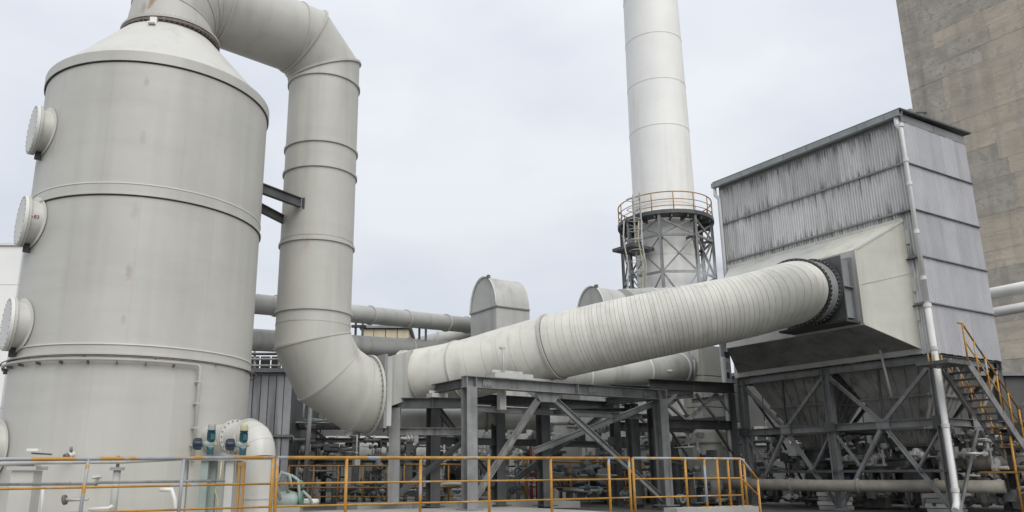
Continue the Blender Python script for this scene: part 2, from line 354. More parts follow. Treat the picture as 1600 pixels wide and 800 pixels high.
for px, py in [(57, 204), (39, 346), (17, 507), (-17, 700)]:
    neck, c, d, nk = manhole(px, py)
    if px == 39:                                                     # small red painted number on the neck
        cu = bpy.data.curves.new('painted_number', 'FONT'); cu.body = '-83'; cu.size = .11; cu.align_x = 'CENTER'; cu.extrude = .002; cu.materials.append(M['red'])
        tmp = bpy.data.objects.new('painted_number', cu); sc.collection.objects.link(tmp); bpy.context.view_layer.update()
        me = bpy.data.meshes.new_from_object(tmp); bpy.data.objects.remove(tmp); o = bpy.data.objects.new('painted_number', me); sc.collection.objects.link(o); o.parent = neck
        nrm = azv(142); o.rotation_euler = Matrix((-d, Z, nrm)).transposed().to_euler()
        o.location = c + d * (nk * .30) + nrm * (.56 - .08 + .006) - Z * .03 - W[neck]
# thin pipe that rings the tank, with its brackets and drop leg
k, zz = tdir(313, 578, TR + .09); zr = 3.10
pts = [TC + azv(k + j * 2.0) * (TR + .08) + Z * zr for j in range(0, 66)]
ring = thing('ring_pipe', TC + azv(k) * (TR + .08), 'thin pale pipe running round the tank and dropping down its front', 'pipe')
legp = TC + azv(k) * (TR + .08)
part('pipe_run', MB().tube([legp + Z * 1.10, legp + Z * (zr - .10), legp + azv(k + 92) * .03 + Z * (zr - .02)] + pts[1:], .036, 10), M['tank'], ring)
for zz in (2.75, 2.3, 1.8, 1.45): part('pipe_clip', MB().box(legp + Z * zz - azv(k) * .02, .11, .12, .03, azv(k + 90), azv(k)), M['tank'], ring)
for j in range(6, 66, 6):
    p = TC + azv(k + j * 2) * (TR + .02) + Z * (zr - .06); part('bracket', MB().box(p, .02, .16, .06, azv(k + j * 2 + 90), azv(k + j * 2)), M['bolt'], ring)
hoop = thing('wire_hoop', TC + Z * 3.05, 'thin dark steel hoop standing off the tank just above the ring pipe', 'hoop')
part('hoop', MB().tube([TC + azv(4 * j) * (TR + .13) + Z * 3.16 for j in range(91)], .014, 6), M['bolt'], hoop)
for j in range(0, 360, 30): part('bracket', MB().bar(TC + azv(j) * (TR - .02) + Z * 3.16, TC + azv(j) * (TR + .13) + Z * 3.16, .03, .01), M['bolt'], hoop)

# ------------------------------------------------------------------ swept duct pieces with oblique joints
def frame_of(d, ref):
    u = (ref - d * ref.dot(d)).normalized(); return u, d.cross(u)
def section(c, d, nrm, r, ref, n=72):
    u, v = frame_of(d, ref); out = []
    for j in range(n):
        a = 2 * math.pi * j / n; o = u * (math.cos(a) * r) + v * (math.sin(a) * r)
        out.append(c + o - d * (o.dot(nrm) / d.dot(nrm)))
    return out
def skin(secs, smooth=True):
    n = len(secs[0]); vs = [p for s_ in secs for p in s_]
    return MB().add(vs, [(i * n + j, i * n + (j + 1) % n, (i + 1) * n + (j + 1) % n, (i + 1) * n + j) for i in range(len(secs) - 1) for j in range(n)], smooth)
def joint_band(c, d, nrm, r, ref, wd=.06, th=.035, n=72):
    mb = MB(); k = nrm.normalized() * (wd / 2)
    q = [section(c - k, d, nrm, r - .02, ref, n), section(c - k, d, nrm, r + th, ref, n), section(c + k, d, nrm, r + th, ref, n), section(c + k, d, nrm, r - .02, ref, n)]
    for i in range(4):
        o = skin([q[i], q[(i + 1) % 4]]); mb.add(o.v, o.f, True)
    return mb

VX = at(496, 370, 21.5); VX.z = 0; GR = 1.01
hd = (VX - NC); hd.z = 0; span = hd.length; hd.normalize()
zd = at(507, 139, 21.5).z
Rb = 1.28; zrun = zd + Rb
def bendpts(o, ra, rb, R, n):                                        # corner points of a mitred quarter bend turning from radial ra to radial rb
    dl = math.pi / 2 / n; q = R / math.cos(dl / 2)
    return [o + ra * (math.cos((i + .5) * dl) * q) + rb * (math.sin((i + .5) * dl) * q) for i in range(n)]
N0 = NC + Z * 11.76
Rb1 = zrun - 12.0
path = [N0] + bendpts(NC + hd * Rb1 + Z * (zrun - Rb1), -hd, Z, Rb1, 3) + bendpts(VX - hd * Rb + Z * (zrun - Rb), Z, hd, Rb, 2)
zb = at(489, 505, 21.5).z; Rc = 1.85; cz = zb
path += bendpts(VX + B * Rc + Z * cz, -B, -Z, Rc, 3) + [VX + B * (Rc - .17) + Z * (cz - Rc)]
goose = thing('gooseneck_duct', VX + Z * (cz - Rc - GR), 'tall pale grey round duct arching off the tank top and bending at its foot', 'duct')
dirs = [(path[i + 1] - path[i]).normalized() for i in range(len(path) - 1)]
refs = hd.cross(Z)
def refd(i): return refs if i < 6 else B.cross(Z)
for i in range(len(path) - 1):
    d = dirs[i]
    n0 = d if i == 0 else (dirs[i - 1] + d).normalized(); n1 = d if i == len(path) - 2 else (d + dirs[i + 1]).normalized()
    rf = refd(i)
    if i == 5:                                                       # the long vertical leg: split at its welded rings, radius eased in the lower bend's frame
        zs = [path[5].z] + [at(px, py, 21.5).z for px, py in ((507, 139), (502, 240), (499, 278), (494, 388), (489, 492))] + [path[6].z]
        for q in range(len(zs) - 1):
            a = VX + Z * zs[q]; b = VX + Z * zs[q + 1]
            part('duct_segment', skin([section(a, -Z, n0 if q == 0 else -Z, GR, refs), section(b, -Z, n1 if q == len(zs) - 2 else -Z, GR, refs)]), M['duct'], goose)
            if q: part('ring_flange', joint_band(VX + Z * zs[q], -Z, -Z, GR, refs, .07, .045), M['duct'], goose)
        for zz in (zs[4] + .12, zs[5] - .32): part('weld_seam', joint_band(VX + Z * zz, -Z, -Z, GR, refs, .03, .008), M['pale'], goose)
    else:
        part('duct_segment', skin([section(path[i], d, n0, GR if i else NR, rf), section(path[i + 1], d, n1, GR if i > 0 or 1 else GR, rf)]), M['duct'], goose)
    if 0 < i:
        wd, th = ((.07, .045) if i in (4, 5) else (.05, .02))
        part('mitre_seam', joint_band(path[i], d, n0, GR, rf, wd, th), M['duct'], goose)
# extra straps along the horizontal run and the foot
for fr in (.12, .88):
    c = path[3].lerp(path[4], fr); part('ring_flange', joint_band(c, hd, hd, GR, refs, .08, .03), M['duct'], goose)
for fr in (.55,):
    c = path[2].lerp(path[3], fr); part('weld_seam', joint_band(c, dirs[2], dirs[2], GR, refs, .03, .012), M['pale'], goose)
e = path[-1]; part('end_flange', MB().collar(e, GR - .06, GR + .085, .07, B, 72), M['duct'], goose)
mb = MB()
for j in range(44):
    a = 2 * math.pi * j / 44; p = e + A * (math.cos(a) * (GR + .05)) + Z * (math.sin(a) * (GR + .05)); mb.tube([p - B * .07, p + B * .07], .015, 6)
part('flange_bolts', mb, M['bolt'], goose, kind='stuff')
# bracket between tank and duct
bz = at(440, 300, 20.2).z
br = thing('wall_bracket', at(412, 300, 19.6), 'short dark steel bracket bracing the tall duct against the tank', 'bracket')
p0 = at(404, 299, 19.3); p1 = at(470, 311, 20.5); p1.z = p0.z = (p0.z + p1.z) / 2
part('channel', MB().hbeam(p0, p1, .26, .14, .02), M['dark'], br)
p2 = at(402, 322, 19.9); p3 = at(450, 318, 21.2); p3.z = p2.z
part('channel', MB().hbeam(p2, p3, .22, .14, .02), M['dark'], br)
part('end_plate', MB().box(p1 + V((.02, .05, 0)), .02, .22, .30, (p1 - p0).normalized(), Z.cross((p1 - p0).normalized())), M['dark'], br)

# ------------------------------------------------------------------ filter house axes (needed by the inclined duct)
P0 = at(1404, 174, 21.0); HT = P0.z; P0.z = 0
HL, HW = 6.62, 3.32                                                  # length along A, width along B
def hp(s, t, z): return P0 + A * s + B * t + Z * z

# ------------------------------------------------------------------ damper and inclined duct
dam = thing('damper_box', e + B * .05 - Z * 1.05, 'flat grey square damper frame bolted between the bend and the banded duct', 'damper')
def frustum(c0, w0, h0, c1, w1, h1, ax, up=Z):
    vs = []
    for c, w_, h_ in ((c0, w0, h0), (c1, w1, h1)):
        for x, y in ((-1, -1), (1, -1), (1, 1), (-1, 1)): vs.append(c + ax * (x * w_ / 2) + up * (y * h_ / 2))
    return MB().add(vs, [(0, 1, 2, 3), (7, 6, 5, 4), (0, 4, 5, 1), (1, 5, 6, 2), (2, 6, 7, 3), (3, 7, 4, 0)])
part('frame_plate', MB().box(e + B * .09 + Z * .03, 1.9, .09, 1.98, A, B), M['flash'], dam)
for sx in (-1, 1): part('stiffener', MB().box(e + B * .20 + A * sx * .93, .04, .14, 1.8, A, B), M['pale'], dam)
dst = at(640, 588, 23.7)
part('transition', frustum(e + B * .14 + Z * .25, 1.7, 1.35, dst - V((.25, -.05, 0)), 1.5, 1.4, A), M['pale'], dam)

keys = [(636, 589, 23.6, .745, 114), (722, 578, 23.4, .865, 120), (800, 558, 23.2, .905, 120), (865, 542, 23.0, .935, 120), (960, 520.5, 22.7, .95, 112), (1070, 497.5, 22.2, .915, 98), (1165, 478, 21.75, .875, 82)]
cen = [at(k[0], k[1], k[2]) for k in keys]; rad = [k[3] for k in keys]; naz = [k[4] for k in keys]
endc = hp(1.86, -2.22, 5.74)
def aim(p, py):                                                     # same plan position, height chosen so it is seen at row py
    lo, hi = -2, 20
    for _ in range(40):
        m_ = (lo + hi) / 2
        if proj(V((p.x, p.y, m_)))[1] > py: lo = m_
        else: hi = m_
    return V((p.x, p.y, lo))
endc = aim(endc, 456.5); ring1 = aim(endc - B * .72, 457.5)
cen += [ring1, endc]; rad += [.845, .85]; naz += [62, math.degrees(math.atan2(B.x, B.y))]
def crom(i, t):
    p = [cen[max(0, min(len(cen) - 1, i + k))] for k in (-1, 0, 1, 2)]
    return 0.5 * ((2 * p[1]) + (p[2] - p[0]) * t + (2 * p[0] - 5 * p[1] + 4 * p[2] - p[3]) * t * t + (3 * p[1] - p[0] - 3 * p[2] + p[3]) * t ** 3)
def dpos(u):
    i = min(int(u), len(cen) - 2); return crom(i, u - i)
def dsec(u, dr=0.0):
    i = min(int(u), len(cen) - 2); t = u - i
    d = (dpos(min(u + .03, len(cen) - 1)) - dpos(max(u - .03, 0))).normalized()
    n = azv(naz[i] * (1 - t) + naz[i + 1] * t); n = (n * math.sqrt(1 - min(d.z, .3) ** 2) + Z * d.z).normalized()
    return dpos(u), d, n, rad[i] * (1 - t) + rad[i + 1] * t + dr
def dskin(us, drs):
    return skin([section(*dsec(u)[:3], dsec(u)[3] + dr, Z) for u, dr in zip(us, drs)])
duct = thing('banded_duct', dpos(3) - Z * .9, 'long pale grey round duct wrapped in narrow bands climbing to the filter house', 'duct')
us = [0, .12, .33, .5, .75, 1, 1.25, 1.5, 1.75, 2, 2.25, 2.5, 2.75, 3]
part('duct_shell', dskin(us[:6], [0] * 6), M['wrap'], duct)
part('duct_shell', dskin(us[5:], [0] * 9), M['wrap'], duct)
for u, wd, th in ((.02, .09, .05), (1, .05, .03), (3, .07, .05), (.33, .03, .012)):
    c, d, n, r = dsec(u); part('ring_flange', joint_band(c, d, n, r, Z, wd, th), M['duct'], duct)
for u in (1.35, 1.7, 2.0, 2.3, 2.6): 
    c, d, n, r = dsec(u); part('wrap_seam', joint_band(c, d, n, r, Z, .02, .006), M['wrap'], duct)
for u, n_ in ((.02, 40), (3, 48)):
    c, d, n, r = dsec(u); sec = section(c, d, n, r + .03, Z, n_); mb = MB()
    for p in sec: mb.tube([p - d * .04, p + d * .04], .010, 6)
    part('flange_bolts', mb, M['bolt'], duct, kind='stuff')
# the narrow wrap bands: measure arc length, then lay one band after another with slightly uneven widths
uu = [3 + i * (len(cen) - 2 - 3) / 400 for i in range(401)]; ln = [0]
for i in range(400): ln.append(ln[-1] + (dpos(uu[i + 1]) - dpos(uu[i])).length)
def u_at(s_):
    for i in range(400):
        if ln[i + 1] >= s_: return uu[i] + (uu[i + 1] - uu[i]) * (s_ - ln[i]) / max(1e-6, ln[i + 1] - ln[i])
    return uu[-1]
s0 = 0.06; edges = [s0]; rr = random.Random(3)
while edges[-1] < ln[-1] - .1:
    st = rr.uniform(.17, .23) if edges[-1] < .7 else rr.uniform(.085, .13)
    edges.append(min(ln[-1], edges[-1] + st))
for a, b in zip(edges[:-1], edges[1:]):
    ua, ub = u_at(a + .0032), u_at(b - .0032); e_ = rr.uniform(.0, .004)
    bm1 = dskin([ua, (ua + ub) / 2, ub], [e_, e_, e_]); g1 = dskin([ua, ua], [-.022, e_]); g2 = dskin([ub, ub], [e_, -.022])
    for o_ in (g1, g2): bm1.add(o_.v, o_.f, True)
    part('wrap_band', bm1, M['wrap'], duct, fix=False)
part('duct_core', dskin([3 + i * (len(cen) - 5) / 60 for i in range(61)], [-.02] * 61), M['seam'], duct)
uend = len(cen) - 1
part('collar', dskin([uend - 1, uend - .5, uend], [.0, .0, .0]), M['flash'], duct)
for u in (uend - 1, uend - .02):
    c, d, n, r = dsec(u)
    if u > uend - .5: n = B
    for off in (-.035, .035): part('flange_ring', joint_band(c + B * off, d, n, r, Z, .04, .065), M['black'], duct)
    mb = MB()
    for p in section(c, d, n, r + .045, Z, 48): mb.tube([p - d * .08, p + d * .08], .012, 6)
    part('flange_bolts', mb, M['lamp'], duct, kind='stuff')

# ------------------------------------------------------------------ filter house: corrugated box on a steel frame
house = thing('filter_house', hp(HL / 2, HW / 2, 0), 'tall weathered corrugated metal filter house raised on a steel frame', 'filter house')
ZC = [4.02, 5.36, 6.66, 8.0, 9.37, 10.62]
part('inner_wall', MB().box(hp(HL / 2, HW / 2, (ZC[0] + 10.8) / 2), HL - .12, HW - .12, 10.8 - ZC[0], A, B), M['black'], house)
def corr(wd, ht, nc, dp, m, jag=0):
    mb = MB(); n = nc * 6; vs = []; r = random.Random(jag)
    for i in range(n + 1):
        x = -wd / 2 + wd * i / n; y = dp * [0, .0, .8, 1, 1, .3][i % 6]
        jz = r.uniform(-.012, .012)
        vs += [(x, y, -ht / 2 + jz), (x, y, ht / 2 + jz)]
    mb.add(vs, [(2 * i, 2 * i + 2, 2 * i + 3, 2 * i + 1) for i in range(n)])
    return mesh('wall_sheet', mb, m)
rotL = (0, 0, math.atan2(A.y, A.x)); rotR = (0, 0, math.atan2(-B.y, -B.x))
nL, nR = 10, 5
rj = random.Random(5)
for ci in range(5):
    h = ZC[ci + 1] - ZC[ci]
    ms = [corr(HL / nL + .02, h + .02, 8, .036, M['old'], q) for q in range(2)]
    mr = [corr(HW / nR + .02, h + .02, 9, .026, M['new'], q) for q in range(2)]
    for i in range(nL):
        inst('wall_sheet', rj.choice(ms), house, hp(HL * (i + .5) / nL, 0, 0) + Z * ((ZC[ci] + ZC[ci + 1]) / 2) - B * (.0 + .007 * ((i + ci) % 2)), rotL)
    for i in range(nR):
        inst('wall_sheet', rj.choice(mr), house, hp(0, HW * (i + .5) / nR, 0) + Z * ((ZC[ci] + ZC[ci + 1]) / 2) - A * (.0 + .006 * ((i + ci) % 2)), rotR)
    # plain rear faces
part('rear_sheet', MB().box(hp(HL - .02, HW / 2, 7.3), .04, HW, 6.6, A, B), M['new'], house)
part('rear_sheet', MB().box(hp(HL / 2, HW - .02, 7.3), HL, .04, 6.6, A, B), M['new'], house)
for zz in ZC[1:5]:
    part('wall_rail', MB().angle(hp(-.02, -.055, zz), hp(HL, -.055, zz), .05, .014), M['flash'], house)
    part('wall_rail', MB().angle(hp(-.055, 0.04, zz), hp(-.055, HW, zz), .045, .014), M['flash'], house)
nf = 6
for i in range(nf):
    part('fascia_panel', MB().box(hp(HL * (i + .5) / nf, -.005, 10.74), HL / nf - .02, .04, .28, A, B), M['flash'], house)
for i in range(2):
    part('fascia_panel', MB().box(hp(-.005, HW * (i + .5) / 2, 10.76), .04, HW / 2 - .02, .24, A, B), M['flash'], house)
mb = MB()
mb.add([hp(-.16, -.2, 10.90), hp(HL + .1, -.2, 10.90), hp(HL + .1, HW + .16, 10.98), hp(-.16, HW + .16, 10.98),
        hp(-.16, -.2, 10.95), hp(HL + .1, -.2, 10.95), hp(HL + .1, HW + .16, 11.03), hp(-.16, HW + .16, 11.03)],
       [(0, 1, 2, 3), (7, 6, 5, 4), (0, 4, 5, 1), (1, 5, 6, 2), (2, 6, 7, 3), (3, 7, 4, 0)])
part('roof', mb, M['dark'], house)
gt = part('gutter', MB().prof(hp(-.14, -.16, 10.80), hp(HL + .12, -.16, 10.80), [(-.10, -.08), (.06, -.08), (.10, .09), (.08, .09), (.05, -.06), (-.08, -.06), (-.08, .09), (-.10, .09)]), M['gutter'], house)
for i in range(8): part('gutter_strap', MB().box(hp(.3 + i * .85, -.262, 10.80), .03, .012, .19, A, B), M['flash'], gt)
dp = MB().tube([hp(.02, -.16, 10.74), hp(.02, -.16, 10.50), hp(-.06, -.13, 10.36), hp(-.07, -.13, 5.25)], .062, 12)
dpo = part('downpipe', dp, M['pvc'], house)
part('downpipe', MB().tube([hp(-.07, -.13, 5.25), hp(-.07, -.13, .42), hp(-.12, -.25, .18), hp(-.2, -.5, .02)], .082, 12), M['pvc'], house)
for zz in (10.45, 9.4, 8.7, 7.3, 6.0, 5.25, 4.1, 2.1, .5): part('pipe_joint', MB().collar(hp(-.07, -.13, zz), .05, .076 if zz > 5.3 else .098, .10, Z, 16), M['pvc'], dpo)
for zz in (7.98, 6.64, 5.34): part('pipe_bracket', MB().angle(hp(.42, -.10, zz), hp(-.06, -.10, zz), .07, .015), M['dark'], dpo)
dl = part('downpipe', MB().tube([hp(HL + .05, -.16, 10.74), hp(HL + .05, -.16, 10.45), hp(HL - .05, -.10, 10.3), hp(HL - .05, -.10, 5.5)], .06, 10), M['pvc'], house)
part('downpipe', MB().tube([hp(6.7, -.42, 4.7), hp(6.7, -.42, .1)], .08, 12), M['pale'], house)
# steel frame under the box
for s_, t_ in [(.13, .13), (3.33, .13), (6.48, .13), (.13, 3.2), (3.33, 3.2), (6.48, 3.2)]:
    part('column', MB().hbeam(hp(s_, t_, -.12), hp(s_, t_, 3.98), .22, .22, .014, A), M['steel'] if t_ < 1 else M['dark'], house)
    part('base_plate', MB().box(hp(s_, t_, -.08), .40, .40, .05, A, B), M['steel'], house)
    for zz in (2.24,): part('gusset_plate', MB().box(hp(s_, t_ - .13, zz), .36, .014, .26, A, B), M['dark'], house)
for t_ in (.13, 3.2):
    for zz in (3.88, 2.22):
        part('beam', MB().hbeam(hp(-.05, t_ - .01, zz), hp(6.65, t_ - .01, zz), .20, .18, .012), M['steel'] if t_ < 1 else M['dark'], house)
    part('rail_beam', MB().angle(hp(.1, t_ - .06, .98), hp(6.5, t_ - .06, .98), .07), M['dark'], house)
for s_ in (.13, 3.33, 6.48):
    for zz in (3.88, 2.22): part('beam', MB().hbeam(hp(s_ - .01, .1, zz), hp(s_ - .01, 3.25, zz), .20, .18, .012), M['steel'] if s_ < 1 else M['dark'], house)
def brace(p, q, m='steel', wd=.095): part('brace', MB().angle(p, q, wd, .014), M[m], house)
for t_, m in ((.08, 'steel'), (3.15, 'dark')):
    for a, b in ((.2, 3.25), (3.42, 6.4)):
        c = (a + b) / 2
        brace(hp(a, t_, 3.72), hp(c - .1, t_, 2.36), m); brace(hp(b, t_, 3.72), hp(c + .1, t_, 2.36), m)
        brace(hp(c - .1, t_, 2.08), hp(a, t_, .02), m); brace(hp(c + .1, t_, 2.08), hp(b, t_, .02), m)
        brace(hp(c - .75, t_ + .04, 1.02), hp(a + .05, t_ + .04, 2.0), m, .09); brace(hp(c + .75, t_ + .04, 1.02), hp(b - .05, t_ + .04, 2.0), m, .09)
        part('gusset_plate', MB().box(hp(c, t_ - .02, 2.24), .38, .014, .30, A, B), M[m], house)
        part('post', MB().angle(hp(c, t_ + .02, 2.3), hp(c, t_ + .02, 3.8), .09), M['dark'], house)
for s_ in (.07, 6.42):
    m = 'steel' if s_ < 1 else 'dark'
    brace(hp(s_, .25, 3.72), hp(s_, 1.6, 2.36), m); brace(hp(s_, 3.1, 3.72), hp(s_, 1.75, 2.36), m)
    brace(hp(s_, 1.6, 2.08), hp(s_, .2, .05), m); brace(hp(s_, 1.75, 2.08), hp(s_, 3.1, .05), m)
    part('gusset_plate', MB().box(hp(s_ - .02, 1.67, 2.24), .016, .45, .42, A, B), M[m], house)
part('hanger', MB().tube([hp(1.35, -.25, 4.4), hp(1.35, .02, 2.95)], .035, 8), M['pale'], house)

# ------------------------------------------------------------------ hoppers under the box
def hopper(s0, s1, label):
    z0, z1 = 3.98, 1.72; t0, t1 = .34, 2.98; sc_ = (s0 + s1) / 2; tc_ = (t0 + t1) / 2; q = .30
    T = [hp(s0, t0, z0), hp(s1, t0, z0), hp(s1, t1, z0), hp(s0, t1, z0)]; Bt = [hp(sc_ - q, tc_ - q, z1), hp(sc_ + q, tc_ - q, z1), hp(sc_ + q, tc_ + q, z1), hp(sc_ - q, tc_ + q, z1)]
    h = thing('hopper', hp(sc_, tc_, z1), label, 'hopper', 'hoppers under the filter house')
    ctr = hp(sc_, tc_, 2.9)
    for i in range(4):
        a, b, c, d = T[i], T[(i + 1) % 4], Bt[(i + 1) % 4], Bt[i]
        n = (b - a).cross(d - a).normalized()
        if n.dot(ctr - (a + b + c + d) / 4) > 0: n = -n
        o = [p - n * .03 for p in (a, b, c, d)]
        pn = part('hopper_panel', MB().add([a, b, c, d] + o, [(0, 1, 2, 3), (7, 6, 5, 4), (0, 4, 5, 1), (1, 5, 6, 2), (2, 6, 7, 3), (3, 7, 4, 0)]), M['hopper'], h)
        for k in range(1, 7):
            f = k / 7; part('rib', MB().bar(a.lerp(b, f) + n * .02, d.lerp(c, f) + n * .02, .014, .05, n), M['hopper'], pn)
        for f in (.42, .8): part('stiffener', MB().bar(a.lerp(d, f) + n * .035, b.lerp(c, f) + n * .035, .06, .06, n), M['hopper'], pn)
    part('outlet_flange', MB().box(hp(sc_, tc_, z1 - .03), .78, .78, .07, A, B), M['dark'], h)
    part('outlet_neck', MB().lathe(hp(sc_, tc_, z1 - .06), [(.28, 0), (.28, -.3), (.34, -.3), (.34, -.36), (.22, -.36), (.22, -.75)], 20, Z), M['dark'], h)
    return h
hopper(.22, 3.22, 'dark ribbed hopper at the near stair end under the filter house')
hopper(3.46, 6.40, 'dark ribbed hopper at the far pipe-bridge end under the filter house')

# ------------------------------------------------------------------ inlet hood and its flange box
hood = thing('inlet_hood', hp(3.3, 0, 4.15), 'large cream flared sheet metal hood joining the banded duct to the filter house', 'hood')
wq = [hp(.30, -.05, 4.15), hp(6.45, -.05, 4.15), hp(6.45, -.05, 7.74), hp(.30, -.05, 7.74)]
fq = [hp(.84, -1.6, 4.76), hp(5.49, -1.6, 4.76), hp(5.49, -1.6, 6.81), hp(.84, -1.6, 6.81)]
hc = sum(wq + fq, V()) / 8
def plate(name, q, m, parent, th=.03):
    n = (q[1] - q[0]).cross(q[2] - q[0]).normalized()
    if n.dot(sum(q, V()) / len(q) - hc) < 0: n = -n
    k = len(q); o = [p - n * th for p in q]
    fs = [tuple(range(k)), tuple(range(2 * k - 1, k - 1, -1))] + [(i, k + i, k + (i + 1) % k, (i + 1) % k) for i in range(k)]
    return part(name, MB().add(list(q) + o, fs), m, parent), n
pn, n_ = plate('underside_panel', [fq[0], fq[1], wq[1], wq[0]], M['under'], hood)  # underside panel coloured darker than the hood's other panels
pn, n_ = plate('top_panel', [fq[3].lerp(fq[2], .35), fq[2], wq[2], wq[3].lerp(wq[2], .35)], M['pale'], hood)
pn, n_ = plate('top_panel', [fq[3], fq[3].lerp(fq[2], .348), wq[3].lerp(wq[2], .348), wq[3]], M['cream'], hood)
pn, n_ = plate('side_panel', [fq[0], fq[3], wq[3], wq[0]], M['cream'], hood)
a, b = fq[0].lerp(fq[3], .52), wq[0].lerp(wq[3], .58)
part('panel_seam', MB().bar(a + n_ * .004, b + n_ * .004, .03, .012, n_), M['pale'], pn)
for a, b in ((fq[0], wq[0]), (fq[0], fq[3]), (fq[3], wq[3])): part('edge_angle', MB().bar(a, b, .05, .05, n_), M['cream'], pn)
pn, n_ = plate('side_panel', [fq[1], fq[2], wq[2], wq[1]], M['pale'], hood)
pn, n_ = plate('front_panel', fq, M['pale'], hood)
part('edge_angle', MB().bar(fq[0], fq[1], .06, .06, n_), M['pale'], pn)
part('wall_flange', MB().bar(wq[0] - Z * .06, wq[1] - Z * .06, .05, .14), M['pale'], hood)
part('wall_flange', MB().bar(wq[3] + Z * .03, wq[2] + Z * .03, .06, .10), M['cream'], hood)
for (s_, zz) in ((.32, 7.25), (.33, 5.9), (.36, 5.1)): part('patch', MB().box(hp(s_ - .06, -.06, zz), .16, .012, .4, A, B), M['cream'], hood)
fb = thing('flange_box', hp(1.9, -1.8, 4.86), 'dark square steel flange box at the mouth of the cream hood', 'flange box')
S0, S1, Z0, Z1 = .98, 2.84, 4.86, 6.62
part('front_plate', MB().box(hp((S0 + S1) / 2, -2.07, (Z0 + Z1) / 2), S1 - S0, .04, Z1 - Z0, A, B), M['dark'], fb)
part('box_body', MB().box(hp((S0 + S1) / 2, -1.83, (Z0 + Z1) / 2), S1 - S0 - .16, .44, Z1 - Z0 - .16, A, B), M['flash'], fb)
part('rear_plate', MB().box(hp((S0 + S1) / 2, -1.63, (Z0 + Z1) / 2), S1 - S0 + .02, .04, Z1 - Z0 + .02, A, B), M['flash'], fb)
for zz in (5.78,): part('stiffener', MB().box(hp(S0 + .03, -1.85, zz), .08, .40, .02, A, B), M['flash'], fb)
part('drip_tray', MB().box(hp(1.95, -1.95, Z0 - .05), 2.1, .62, .06, A, B), M['black'], fb)

# ------------------------------------------------------------------ stair at the right end
O = P0 - A * 1.0
n0 = onplane(1513, 567, O, A); n1 = onplane(1606, 706, O, A)
f0 = n0 + A * .55 - Z * .1; f1 = n1 + A * .55 - Z * .1
stair = thing('steel_stair', V((n1.x, n1.y, n1.z)), 'steel stair with yellow handrails descending beside the filter house', 'stair')
for a, b in ((n0, n1), (f0, f1)): part('stringer', MB().bar(a, b, .03, .20), M['steel'], stair)
ns = 13
for i in range(1, ns):
    f = i / ns; c = n0.lerp(n1, f) + A * .27 - Z * .04
    part('tread', MB().box(c, .52, .24, .03, A, B), M['dark'] if i % 3 else M['oldyel'], stair)
part('landing', MB().box(n0 - B * .48 + A * .36 - Z * .02, .80, 1.0, .08, A, B), M['dark'], stair)
for base0, base1, hh in ((n0, n1, 1.0), (f0.lerp(f1, .12), f1, .55)):
    part('hand_rail', MB().tube(([base0 - B * .2 + Z * hh] if hh > .9 else []) + [base0 + Z * hh, base1 + Z * hh], .024 if hh > .9 else .018, 8), M['yellow'], stair)
    if hh > .9: part('mid_rail', MB().tube([base0 + Z * .55, base1 + Z * .55], .020, 8), M['yellow'], stair)
    for i in range(6):
        p = base0.lerp(base1, i / 5.2); part('rail_post', MB().tube([p, p + Z * hh], .022, 8), M['yellow'] if hh > .9 else M['oldyel'], stair)
for q in (.15, .5, .75): part('rail_post', MB().tube([f0 - B * q, f0 - B * q + Z * .35], .02, 8), M['oldyel'], stair)
# small yellow access platform low at the right edge
ap = onplane(1585, 738, P0 - A * .5, A)
plat = thing('access_platform', V((ap.x, ap.y, -.1)), 'small low yellow-edged access platform at the foot of the steel stair', 'platform')
part('deck_plate', MB().box(ap, .9, 1.6, .05, A, B), M['oldyel'], plat)
for i in (-.75, -.1, .7):
    part('post', MB().tube([V((ap.x, ap.y, -.1)) + B * i - A * .4, ap + B * i - A * .4 + Z * (.9 if i < 0 else .0)], .03, 8), M['worn'] if i > 0 else M['yellow'], plat)
part('cross_bar', MB().bar(ap - B * .75 - A * .4 - Z * .5, ap + B * .7 - A * .4 - Z * .5, .04, .04), M['steel'], plat)

# ------------------------------------------------------------------ concrete silo block behind
q0 = at(1446, 300, 46.0); q0.z = 0
silo = thing('concrete_silo', q0 - Z * .1, 'towering stained bare concrete silo rising behind the filter house', 'silo')
lf = 1.02; nb = 34; dd = random.Random(11)
for i in range(nb):
    z0 = -.1 + i * lf; o = dd.uniform(-.005, .005)
    cuts = [0, 2.1, 4.5, 6.9, 9.3, 11.7] if i < 27 else [0]
    ch = [q0 - B * o, q0 + B * .3, q0 + A * 1.3 + B * 18, q0 + A * 1.3 + B * 2.6]
    vs = [p + Z * z0 for p in ch] + [p + Z * (z0 + lf - .008) for p in ch]
    part('corner_lift', MB().add(vs, [(3, 2, 1, 0), (4, 5, 6, 7)] + [(k, (k + 1) % 4, 4 + (k + 1) % 4, 4 + k) for k in range(4)]), M['silo'], silo)
    for ci, c_ in enumerate(cuts):
        e_ = cuts[ci + 1] if ci + 1 < len(cuts) else 26; oo = o + dd.uniform(-.004, .004)
        jit = dd.uniform(-.25, .25) if 0 < ci else 0
        if ci == 0: last = 0
        a_ = last; b_ = e_ + (dd.uniform(-.5, .5) if e_ < 26 else 0); last = b_
        dark = ci == 0 or (ci == 1 and dd.random() < .4) or dd.random() < .06
        part('concrete_panel', MB().box(q0 - A * ((a_ + b_) / 2) - B * (oo - .15) + Z * (z0 + lf / 2 - .004), b_ - a_ - .006, .3, lf - .008, A, B), M['silod' if dark else 'silo'], silo)
core = [q0 - A * .1 + B * .12, q0 - A * 25.9 + B * .12, q0 - A * 25.9 + B * 17.9, q0 + A * 1.2 + B * 17.9, q0 + A * 1.15 + B * 2.7]
vs = [p - Z * .1 for p in core] + [p + Z * (nb * lf - .2) for p in core]
